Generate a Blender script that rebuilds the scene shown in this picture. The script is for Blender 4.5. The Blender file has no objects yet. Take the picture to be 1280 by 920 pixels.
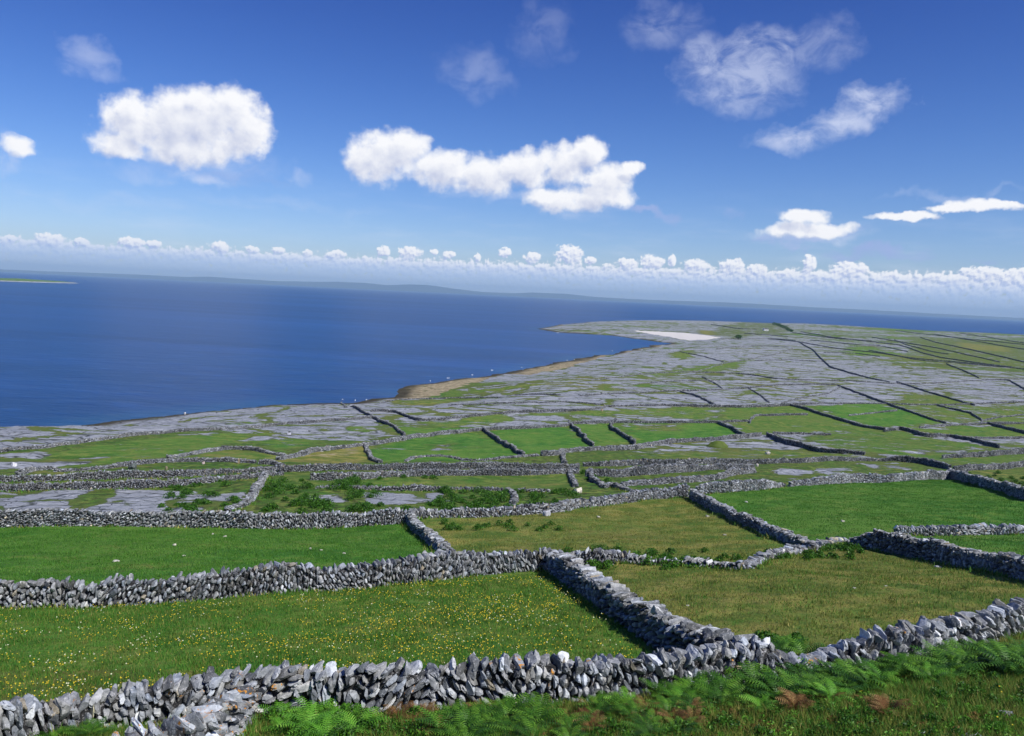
import bpy, math
import numpy as np
from mathutils import Vector
RS = np.random.RandomState
C = bpy.context.scene
COL = C.collection

# ------------------------------------------------------------------ camera
CAM = np.array([0.0, 0.0, 55.0])
FPX = 995.0                    # focal length in units of a 1280 wide frame
PITCH, ROLL = math.radians(5.25), math.radians(2.73)
_F = np.array([0, math.cos(PITCH), -math.sin(PITCH)])
_U0 = np.array([0, math.sin(PITCH), math.cos(PITCH)])
_R0 = np.array([1.0, 0, 0])
_R = math.cos(ROLL)*_R0 + math.sin(ROLL)*_U0
_U = -math.sin(ROLL)*_R0 + math.cos(ROLL)*_U0

def ray(px, py):
    d = _F*FPX + _R*(px-640.0) - _U*(py-460.0)
    return d/np.linalg.norm(d)

def depth(P):
    return (np.asarray(P)-CAM) @ _F

# ------------------------------------------------------------------ noise
def _hash(ix, iy, seed):
    n = (ix.astype(np.int64)*374761393 + iy.astype(np.int64)*668265263 + seed*1442695041) & 0xffffffff
    n = ((n ^ (n >> 13))*1274126177) & 0xffffffff
    return ((n ^ (n >> 16)) & 0xffffff)/float(0xffffff)

def vnoise(x, y, seed=0):
    x = np.asarray(x, float); y = np.asarray(y, float)
    ix, iy = np.floor(x), np.floor(y)
    fx, fy = x-ix, y-iy
    fx = fx*fx*(3-2*fx); fy = fy*fy*(3-2*fy)
    a = _hash(ix, iy, seed); b = _hash(ix+1, iy, seed); c = _hash(ix, iy+1, seed); d = _hash(ix+1, iy+1, seed)
    return (a*(1-fx)+b*fx)*(1-fy) + (c*(1-fx)+d*fx)*fy

def fbm(x, y, seed=0, o=4):
    v = 0; a = .5; t = 0
    for k in range(o):
        v = v + a*vnoise(x*2**k, y*2**k, seed+k*17); t += a; a *= .5
    return v/t

def sstep(a, b, x):
    t = np.clip((x-a)/(b-a), 0, 1)
    return t*t*(3-2*t)

# ------------------------------------------------------------------ land shape
COAST_PX = [(-60, 545), (0, 539), (60, 537), (130, 527), (200, 520), (280, 511), (340, 505.5), (400, 505), (440, 504),
            (470, 499), (500, 497), (492, 489), (505, 481), (545, 477), (600, 470), (640, 464), (660, 460), (700, 452), (760, 440),
            (800, 434), (838, 429.5), (800, 424.5), (760, 419.5), (700, 416), (668, 411), (700, 406), (735, 402.5), (790, 400.5),
            (850, 401), (920, 403.5), (985, 405.0), (1060, 409), (1130, 413), (1200, 416), (1290, 420.5)]
def sea_hit(px, py):
    d = ray(px, py); t = -CAM[2]/d[2]
    return (CAM + d*t)[:2]
coast = [sea_hit(*p) for p in COAST_PX]
coast = [np.array([-2200., -300.]), np.array([-900., 60.]), np.array([-420., 190.])] + coast + \
        [np.array([3000., 2300.]), np.array([4200., 900.]), np.array([4200., -2500.]), np.array([-2200., -2500.])]
COAST = np.array(coast)

def poly_sd(x, y, poly):
    """signed distance, positive inside"""
    x = np.asarray(x, float); y = np.asarray(y, float)
    d2 = np.full(x.shape, 1e18); ins = np.zeros(x.shape, bool)
    n = len(poly)
    for i in range(n):
        ax, ay = poly[i]; bx, by = poly[(i+1) % n]
        ex, ey = bx-ax, by-ay
        t = np.clip(((x-ax)*ex + (y-ay)*ey)/max(ex*ex+ey*ey, 1e-9), 0, 1)
        dd = (x-ax-t*ex)**2 + (y-ay-t*ey)**2
        d2 = np.minimum(d2, dd)
        c = ((ay > y) != (by > y)) & (x < (bx-ax)*(y-ay)/((by-ay) if by != ay else 1e-9)+ax)
        ins ^= c
    d = np.sqrt(d2)
    return np.where(ins, d, -d)

_py = np.array([-50, 0, 3, 6, 10, 14, 18, 21, 25, 30, 36, 45, 63, 80, 100, 140, 200, 260, 330, 420, 560, 9000.])
_pd = np.array([1.5, 1.6, 3.6, 6.1, 8.2, 9.4, 10.3, 11.0, 11.8, 12.7, 13.9, 15.8, 19.5, 22.0, 24.6, 30.0, 37.0, 42.5, 46.0, 48.0, 48.8, 49.0])
_lt = np.linspace(-1.5, math.log(9000), 3000)
_tab = np.interp(np.exp(_lt), _py, _pd)
_k = np.exp(-np.linspace(-2.5, 2.5, 61)**2); _k /= _k.sum()
_tab = np.convolve(np.pad(_tab, 30, mode='edge'), _k, mode='valid')

def height(x, y):
    x = np.asarray(x, float); y = np.asarray(y, float)
    yy = np.maximum(y, 0.25)
    drop = np.interp(np.log(yy), _lt, _tab)
    lat = 0.062*np.clip(x, -90, 90)*np.clip(yy/14, 0, 1)*np.exp(-(yy/120.)**2)
    z = 55-drop+lat
    w = np.clip(yy/400, 0, 1)
    z = z + w*4.5*(fbm(x/260., y/260., 5, 3)-.5)
    z = z - 4.5*sstep(-50, -170, x)*sstep(170, 250, yy)
    near = np.clip(yy/10, 0, 1)*np.clip(1.5-yy/300, 0, 1)
    z = z + near*(0.5*(fbm(x/7., y/7., 9, 3)-.5) + .9*(fbm(x/24., y/24., 11, 2)-.5))
    sd = poly_sd(x, y, COAST)
    sd = sd + 10*(fbm(x/45., y/45., 21, 4)-.5)*np.clip(y/300, .4, 2.5) + 9*(fbm(x/16., y/22., 22, 4)-.5)*np.clip((y-300)/200, 0, 1)
    shore = np.where(sd > 0, .15+.085*sd+.30*np.maximum(sd-55, 0)*np.clip(1.6-y/400, 0, 1)+.05*np.maximum(sd-55, 0), .15+.12*sd)
    shore = shore + np.where(sd > 0, 1.2*sstep(2, 12, sd)*(fbm(x/18., y/18., 31, 3)-.35), 0)
    shore = np.maximum(shore, -15)
    k = .35
    m = np.minimum(z, shore)
    return m - np.log(np.exp(-k*(z-m))+np.exp(-k*(shore-m)))/k + math.log(1)/k, sd

def hz(x, y):
    return height(x, y)[0]

def fast_height_grid():
    pass

_tc = np.exp(np.linspace(math.log(5), math.log(6000), 330))
_ts = np.concatenate([np.linspace(4, 60, 400), np.exp(np.linspace(math.log(60.2), math.log(6000), 900))])
def cast(px, py):
    d = ray(px, py)
    lo, hi = None, None
    ts = _tc
    for k in range(4):
        P = CAM[None]+ts[:, None]*d[None]
        b = np.nonzero(P[:, 2]-hz(P[:, 0], P[:, 1]) < 0)[0]
        i = max(1, b[0]) if len(b) else len(ts)-1
        lo, hi = ts[i-1], ts[i]; ts = np.linspace(lo, hi, 12)
    return CAM+.5*(lo+hi)*d

def castxy(pts):
    return np.array([cast(*p[:2])[:2] for p in pts])

# ------------------------------------------------------------------ materials
def newmat(name):
    m = bpy.data.materials.new(name); m.use_nodes = True
    nt = m.node_tree; nt.nodes.clear()
    return m, nt

class NT:
    """small helper for wiring nodes"""
    def __init__(s, nt): s.nt = nt
    def n(s, t, **k):
        x = s.nt.nodes.new(t)
        for a, b in k.items(): setattr(x, a, b)
        return x
    def put(s, sock, v):
        if v is None: return
        if isinstance(v, bpy.types.NodeSocket): s.nt.links.new(v, sock)
        elif isinstance(v, (tuple, list)) and len(v) == 3 and sock.type == 'RGBA': sock.default_value = (*v, 1)
        else: sock.default_value = v
    def m(s, op, a, b=None, c=None, clamp=False):
        x = s.n('ShaderNodeMath', operation=op, use_clamp=clamp)
        s.put(x.inputs[0], a); s.put(x.inputs[1], b); s.put(x.inputs[2], c)
        return x.outputs[0]
    def vm(s, op, a, b=None, scale=None):
        x = s.n('ShaderNodeVectorMath', operation=op)
        s.put(x.inputs[0], a); s.put(x.inputs[1], b)
        if scale is not None: s.put(x.inputs['Scale'], scale)
        return x.outputs['Value'] if op in ('LENGTH', 'DOT_PRODUCT', 'DISTANCE') else x.outputs[0]
    def mix(s, f, a, b, blend='MIX'):
        x = s.n('ShaderNodeMix', data_type='RGBA', blend_type=blend)
        s.put(x.inputs[0], f); s.put(x.inputs[6], a); s.put(x.inputs[7], b)
        return x.outputs[2]
    def ss(s, v, a, b, lo=0., hi=1.):
        x = s.n('ShaderNodeMapRange', interpolation_type='SMOOTHSTEP')
        s.put(x.inputs[0], v); s.put(x.inputs[1], a); s.put(x.inputs[2], b); s.put(x.inputs[3], lo); s.put(x.inputs[4], hi)
        return x.outputs[0]
    def lin(s, v, a, b, lo=0., hi=1.):
        x = s.n('ShaderNodeMapRange')
        s.put(x.inputs[0], v); s.put(x.inputs[1], a); s.put(x.inputs[2], b); s.put(x.inputs[3], lo); s.put(x.inputs[4], hi)
        return x.outputs[0]
    def noise(s, vec, scale, detail=4, rough=.55, dist=0., dim='3D'):
        x = s.n('ShaderNodeTexNoise', noise_dimensions=dim)
        s.put(x.inputs['Vector'], vec); s.put(x.inputs['Scale'], scale); s.put(x.inputs['Detail'], detail)
        s.put(x.inputs['Roughness'], rough); s.put(x.inputs['Distortion'], dist)
        return x.outputs['Fac']
    def vor(s, vec, scale, feature='F1', rnd=1., dim='3D', out='Distance'):
        x = s.n('ShaderNodeTexVoronoi', feature=feature, voronoi_dimensions=dim)
        s.put(x.inputs['Vector'], vec); s.put(x.inputs['Scale'], scale); s.put(x.inputs['Randomness'], rnd)
        return x.outputs[out]
    def attr(s, name, out='Color'):
        return s.n('ShaderNodeAttribute', attribute_name=name).outputs[out]
    def sep(s, v):
        x = s.n('ShaderNodeSeparateXYZ'); s.put(x.inputs[0], v); return x.outputs
    def comb(s, x_, y_, z_):
        x = s.n('ShaderNodeCombineXYZ'); s.put(x.inputs[0], x_); s.put(x.inputs[1], y_); s.put(x.inputs[2], z_); return x.outputs[0]
    def bsdf(s, col, rough=.8, spec=.3, bump=None, bd=.05, bs=1., **k):
        b = s.n('ShaderNodeBsdfPrincipled'); o = s.n('ShaderNodeOutputMaterial')
        s.put(b.inputs['Base Color'], col); s.put(b.inputs['Roughness'], rough); s.put(b.inputs['Specular IOR Level'], spec)
        for a, v in k.items(): s.put(b.inputs[a.replace('_', ' ')], v)
        if bump is not None:
            u = s.n('ShaderNodeBump'); s.put(u.inputs['Height'], bump); s.put(u.inputs['Distance'], bd); s.put(u.inputs['Strength'], bs)
            s.nt.links.new(u.outputs[0], b.inputs['Normal'])
        s.nt.links.new(b.outputs[0], o.inputs[0])
        return b
    def pos(s): return s.n('ShaderNodeNewGeometry').outputs['Position']

# --- ground
def mat_ground():
    m, nt = newmat('ground_cover'); N = NT(nt)
    P = N.pos()
    A = N.sep(N.attr('cover', 'Vector'))      # rock, lush, dry
    B = N.sep(N.attr('extra', 'Vector'))      # pale, tan shore, scrub
    Pf = N.vm('MULTIPLY', P, (1, 1, .0))
    n_big = N.noise(Pf, .045, 5, .6)
    n_mid = N.noise(Pf, .32, 5, .62)
    n_sm = N.noise(Pf, 1.9, 5, .65)
    n_fine = N.noise(Pf, 9., 4, .7)
    # grass
    lushc = N.mix(N.ss(n_mid, .40, .60), (.032, .140, .014), (.062, .215, .024))
    lushc = N.mix(N.ss(n_big, .44, .60, 0, .6), lushc, (.120, .240, .034))
    dryc = N.mix(N.ss(n_mid, .40, .60), (.130, .160, .028), (.285, .255, .066))
    dryc = N.mix(N.ss(n_big, .45, .60, 0, .6), dryc, (.165, .135, .045))
    df = N.m('ADD', A[2], N.m('ADD', N.m('MULTIPLY', N.m('SUBTRACT', n_sm, .5), 1.6), N.m('MULTIPLY', N.m('SUBTRACT', n_mid, .5), 1.6)), clamp=True)
    g = N.mix(df, lushc, dryc)
    g = N.mix(N.ss(n_sm, .54, .66, 0, .5), g, (.024, .065, .011))
    g = N.mix(N.ss(N.noise(Pf, .8, 5, .7), .54, .64, 0, .5), g, (.030, .075, .012))
    g = N.mix(N.ss(n_fine, .52, .66, 0, .55), g, (.20, .25, .06))
    g = N.mix(N.ss(n_fine, .46, .34, 0, .6), g, (.014, .040, .007))
    # heather / scrub patches
    sc = N.m('MULTIPLY', B[2], N.ss(N.noise(Pf, .9, 5, .7), .42, .60))
    g = N.mix(sc, g, N.mix(n_fine, (.018, .040, .010), (.060, .070, .022)))
    # limestone : long clints cut by grykes
    mp = N.n('ShaderNodeMapping'); N.put(mp.inputs['Vector'], Pf); mp.inputs['Rotation'].default_value = (0, 0, math.radians(-14)); mp.inputs['Scale'].default_value = (.55, 1., 1.)
    Pr = mp.outputs[0]
    wv = N.vm('ADD', Pr, N.vm('SCALE', N.n('ShaderNodeTexNoise').outputs['Color'], None, .0))
    st1 = N.noise(Pr, .22, 6, .68, .4)
    st2 = N.noise(Pr, 1.3, 6, .7, .3)
    e1 = N.vor(Pr, .16, 'DISTANCE_TO_EDGE')
    e2 = N.vor(Pr, .75, 'DISTANCE_TO_EDGE')
    rc = N.mix(N.ss(st2, .38, .62), (.235, .257, .285), (.39, .412, .445))
    rc = N.mix(N.ss(st1, .48, .64, 0, .6), rc, (.485, .505, .53))
    cell = N.sep(N.vor(Pr, .10, 'F1', out='Color'))
    rc = N.mix(N.m('MULTIPLY', cell[0], .45), rc, (.22, .24, .28))
    rc = N.mix(N.ss(n_fine, .54, .70, 0, .2), rc, (.56, .56, .58))
    rc = N.mix(N.ss(n_sm, .56, .66, 0, .30), rc, (.09, .10, .095))
    e0 = N.vor(N.vm('ADD', Pr, N.vm('SCALE', N.comb(n_mid, n_big, 0.), None, 5.)), .045, 'DISTANCE_TO_EDGE')
    gry = N.m('MAXIMUM', N.ss(e1, .05, .0), N.ss(e2, .035, .0, 0, .8))
    gry = N.m('MULTIPLY', gry, N.ss(n_mid, .3, .55))
    rc = N.mix(gry, rc, (.055, .065, .055))
    # rock / grass threshold
    rk = N.m('ADD', N.m('ADD', A[0], N.m('MULTIPLY', N.m('SUBTRACT', N.noise(Pr, .035, 5, .65), .5), 1.2)), N.m('MULTIPLY', N.m('SUBTRACT', N.m('ADD', N.m('MULTIPLY', st1, .55), N.m('MULTIPLY', N.noise(Pr, .9, 6, .72), .45)), .5), 2.7))
    rk = N.m('SUBTRACT', rk, N.ss(e0, .085, .0, 0, .75))
    rkm = N.ss(rk, .42, .54)
    rkm = N.m('MULTIPLY', rkm, N.ss(A[0], .03, .12))
    gk = N.mix(N.ss(A[0], .1, .6, 0, .55), g, N.mix(n_sm, (.055, .075, .018), (.135, .135, .045)))
    c = N.mix(rkm, gk, rc)
    # white pebbles here and there in the turf
    tan = N.mix(N.ss(N.noise(Pr, .6, 6, .75), .35, .65), (.16, .125, .06), (.47, .40, .26))
    tan = N.mix(N.ss(N.noise(Pr, .25, 4, .7), .55, .62), tan, (.07, .085, .03))
    c = N.mix(N.m('MULTIPLY', N.ss(N.m('ADD', B[1], N.m('SUBTRACT', st1, .5)), .42, .6), 1.), c, tan)
    c = N.mix(N.ss(N.m('ADD', B[0], N.m('MULTIPLY', N.m('SUBTRACT', n_mid, .5), .6)), .4, .62), c, N.mix(n_mid, (.56, .53, .47), (.74, .72, .68)))
    wet = N.attr('wet', 'Fac')
    c = N.mix(wet, c, N.mix(n_sm, (.028, .027, .018), (.09, .075, .04)))
    hgt = N.m('ADD', N.m('MULTIPLY', n_sm, .5), N.m('MULTIPLY', n_fine, .25))
    hr = N.m('SUBTRACT', N.m('MULTIPLY', st2, 1.4), N.m('MULTIPLY', gry, .9))
    hh = N.m('ADD', N.m('MULTIPLY', hgt, N.m('SUBTRACT', 1., rkm)), N.m('MULTIPLY', N.m('ADD', hr, .4), rkm))
    N.bsdf(c, .9, .12, hh, .35, .9)
    return m

def mat_stone(name, near=False, far=False):
    m, nt = newmat(name); N = NT(nt)
    P = N.pos(); tint = N.attr('tint')
    T = N.sep(tint)
    n1 = N.noise(P, 5. if not far else 1.5, 5, .7)
    n2 = N.noise(P, 22. if not far else 4., 5, .7)
    c = N.mix(N.ss(n1, .3, .7), (.60, .62, .66), (1.25, 1.25, 1.28))
    c = N.mix(1., tint, c, 'MULTIPLY')
    lich = N.ss(N.m('ADD', n2, N.m('MULTIPLY', N.m('SUBTRACT', n1, .5), .8)), .56, .70, 0, .75)
    c = N.mix(lich, c, (.56, .56, .57))
    c = N.mix(N.ss(n2, .40, .26, 0, .7), c, (.05, .055, .06))
    # mossy / earthy tinge
    c = N.mix(N.ss(N.noise(P, 1.1, 3, .6), .56, .78, 0, .35), c, (.12, .13, .07))
    if near:
        o = N.attr('orange', 'Fac')
        c = N.mix(N.m('MULTIPLY', o, N.ss(N.noise(P, 7., 4, .65), .55, .62)), c, (.55, .25, .04))
    N.bsdf(c, .92, .15, N.m('ADD', n1, N.m('MULTIPLY', n2, .35)), .05 if not far else .2, .8)
    return m

def mat_leaf(name, cols, rough=.6, sc=6., trans=.0, spec=.25):
    m, nt = newmat(name); N = NT(nt)
    P = N.pos(); a = N.attr('tint', 'Fac')
    n = N.noise(P, sc, 3, .6)
    f = N.m('ADD', N.m('MULTIPLY', a, .75), N.m('MULTIPLY', n, .4), clamp=True)
    c = N.mix(N.ss(f, .1, .55), cols[0], cols[1]); c = N.mix(N.ss(f, .6, 1.), c, cols[2])
    b = N.bsdf(c, rough, spec)
    if trans:
        t = N.n('ShaderNodeBsdfTranslucent'); N.put(t.inputs[0], c)
        mx = N.n('ShaderNodeMixShader'); mx.inputs[0].default_value = trans
        out = [x for x in nt.nodes if x.type == 'OUTPUT_MATERIAL'][0]
        nt.links.new(b.outputs[0], mx.inputs[1]); nt.links.new(t.outputs[0], mx.inputs[2]); nt.links.new(mx.outputs[0], out.inputs[0])
    return m

def mat_flat(name, col, rough=.7, spec=.2, n=.0):
    m, nt = newmat(name); N = NT(nt)
    f = N.noise(N.pos(), 3., 4, .6)
    c = N.mix(f, tuple(v*(1-n) for v in col), tuple(min(1, v*(1+n)) for v in col))
    N.bsdf(c, rough, spec); return m

def mat_sea():
    m, nt = newmat('sea_water'); N = NT(nt)
    P = N.vm('MULTIPLY', N.pos(), (1, 1, 0))
    mp = N.n('ShaderNodeMapping'); N.put(mp.inputs['Vector'], P); mp.inputs['Rotation'].default_value = (0, 0, math.radians(20)); mp.inputs['Scale'].default_value = (.45, 1., 1.)
    Q = mp.outputs[0]
    w1 = N.noise(Q, .09, 5, .62, .2)
    w2 = N.noise(Q, .55, 4, .65)
    band = N.noise(N.vm('MULTIPLY', P, (.25, 1, 0)), .0016, 4, .6)
    band2 = N.noise(N.vm('MULTIPLY', Q, (.2, 1, 0)), .012, 5, .65)
    shal = N.attr('shallow', 'Fac')
    c = N.mix(N.ss(band, .35, .65), (.001, .034, .115), (.002, .054, .180))
    c = N.mix(N.ss(band2, .4, .7, 0, .45), c, (.012, .080, .29))
    c = N.mix(N.ss(w1, .52, .72, 0, .35), c, (.016, .10, .33))
    c = N.mix(N.ss(w1, .48, .28, 0, .45), c, (.003, .026, .135))
    c = N.mix(shal, c, (.02, .13, .22))
    hh = N.m('ADD', N.m('MULTIPLY', w1, 1.), N.m('MULTIPLY', w2, .25))
    N.bsdf(c, .35, .22, hh, 1.2, .7)
    return m

M = dict(
    ground=mat_ground(), stone=mat_stone('limestone_near', True), stone_far=mat_stone('limestone_far', False, True),
    grass=mat_leaf('grass_blades', [(.026, .100, .011), (.085, .235, .026), (.240, .360, .065)], .6, .6, .25),
    grass_dry=mat_leaf('dry_grass_blades', [(.075, .130, .018), (.215, .235, .046), (.48, .41, .14)], .7, .6, .2),
    fern=mat_leaf('bracken_green', [(.014, .048, .006), (.046, .145, .012), (.150, .32, .030)], .5, 2., .25),
    fern_light=mat_leaf('bracken_light', [(.045, .16, .012), (.12, .34, .028), (.27, .52, .07)], .5, 2., .25),
    fern_dead=mat_leaf('bracken_dead', [(.06, .028, .012), (.17, .080, .028), (.34, .23, .09)], .8, 2., .2),
    stem=mat_flat('stem_green', (.05, .11, .02)), yellow=mat_flat('yellow_petal', (.66, .50, .03)), white=mat_flat('white_petal', (.62, .64, .42)),
    sea=mat_sea(), foam=mat_flat('surf_foam', (.85, .88, .90), .8, .2, .08),
    whitewash=mat_flat('whitewash', (.82, .82, .80)), slate=mat_flat('slate_roof', (.10, .10, .11)), glass=mat_flat('dark_pane', (.03, .035, .04), .2, .5),
    boulder=mat_stone('boulder_stone'),
)

# ------------------------------------------------------------------ mesh helpers
def mesh_np(name, V, F, mat, parent=None, tint=None, smooth=False, attrs=None, origin=None):
    """V (n,3); F (m,3) or (m,4)"""
    me = bpy.data.meshes.new(name)
    V = np.asarray(V, np.float32); F = np.asarray(F, np.int32)
    if origin is not None: V = V-np.asarray(origin, np.float32)[None]
    k = F.shape[1]
    me.vertices.add(len(V)); me.vertices.foreach_set('co', V.ravel())
    me.loops.add(F.size); me.loops.foreach_set('vertex_index', F.ravel())
    me.polygons.add(len(F)); me.polygons.foreach_set('loop_start', np.arange(0, F.size, k, dtype=np.int32))
    me.polygons.foreach_set('loop_total', np.full(len(F), k, np.int32)) if False else None
    me.update(calc_edges=True)
    me.polygons.foreach_set('use_smooth', np.full(len(F), smooth, bool))
    if tint is not None:
        tint = np.asarray(tint, np.float32)
        if tint.ndim == 1:
            a = me.attributes.new('tint', 'FLOAT', 'POINT'); a.data.foreach_set('value', tint)
        else:
            a = me.attributes.new('tint', 'FLOAT_COLOR', 'POINT')
            a.data.foreach_set('color', np.concatenate([tint, np.ones((len(tint), 1), np.float32)], 1).ravel())
    for n, v in (attrs or {}).items():
        v = np.asarray(v, np.float32)
        if v.ndim == 1:
            a = me.attributes.new(n, 'FLOAT', 'POINT'); a.data.foreach_set('value', v)
        else:
            a = me.attributes.new(n, 'FLOAT_VECTOR', 'POINT'); a.data.foreach_set('vector', v.ravel())
    me.materials.append(mat); me.validate()
    o = bpy.data.objects.new(name, me); COL.objects.link(o)
    if origin is not None and parent is None: o.location = origin
    if parent is not None: o.parent = parent
    return o

def tag(o, label=None, cat=None, group=None, kind=None):
    if label: o['label'] = label
    if cat: o['category'] = cat
    if group: o['group'] = group
    if kind: o['kind'] = kind
    return o

# ------------------------------------------------------------------ terrain sheet
az = np.concatenate([np.linspace(-180, -50, 40, endpoint=False), np.linspace(-50, 50, 1001), np.linspace(50, 180, 41)[1:-1]])
az = np.radians(az)
rr = np.concatenate([[.01, 1, 2, 3.5, 5, 6.5, 8, 9.5, 11], np.exp(np.linspace(math.log(12), math.log(450), 470)), np.exp(np.linspace(math.log(455), math.log(4200), 200))[0:], [5200, 7000, 10000, 16000, 25000, 38000]])
A_, R_ = np.meshgrid(az, rr)
X = (R_*np.sin(A_)).ravel(); Y = (R_*np.cos(A_)).ravel()
Z, SD = height(X, Y)
wx = X + 2.2*(fbm(X/6., Y/6., 71, 3)-.5)*np.clip(Y/60, .3, 6); wy = Y + 2.2*(fbm(X/6., Y/6., 72, 3)-.5)*np.clip(Y/60, .3, 6)

rock = np.full(X.shape, 0.); lush = np.zeros_like(rock); dry = np.full(X.shape, .35)
pale = np.zeros_like(rock); tan = np.zeros_like(rock); scrub = np.zeros_like(rock)
# broad zones: turf near, pavement far
farz = sstep(150, 215, Y + 30*(fbm(X/60, Y/60, 41, 3)-.5))
rock = farz*.84
rock = np.maximum(rock, .85*sstep(75, 35, SD)*(Y > 100))
bnd = fbm((X*.97+Y*.25)/150., (Y*.97-X*.25)/42., 43, 5)
bn3 = fbm((X*.9+Y*.45)/420., (Y*.9-X*.45)/110., 57, 3)
bn2 = fbm((X*.97+Y*.25)/60., (Y*.97-X*.25)/9., 47, 4)
rock = rock + (Y > 180)*(1.2*(bnd-.55)+1.25*(bn2-.5)+.9*(bn3-.5))*sstep(180, 420, Y)
dry = dry + 1.1*(fbm(X/45., Y/30., 49, 4)-.45)*sstep(120, 240, Y)
right_far = sstep(0.0, 1.0, (X/np.maximum(Y, 1)-.27)/.22)*sstep(700, 1100, Y)
rock = np.clip(rock - right_far*.38, 0, 1)
scrub = sstep(66, 72, Y)*(1-farz)*.9 + farz*1.0*sstep(.48, .62, fbm(X/70., Y/25., 59, 4))
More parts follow.
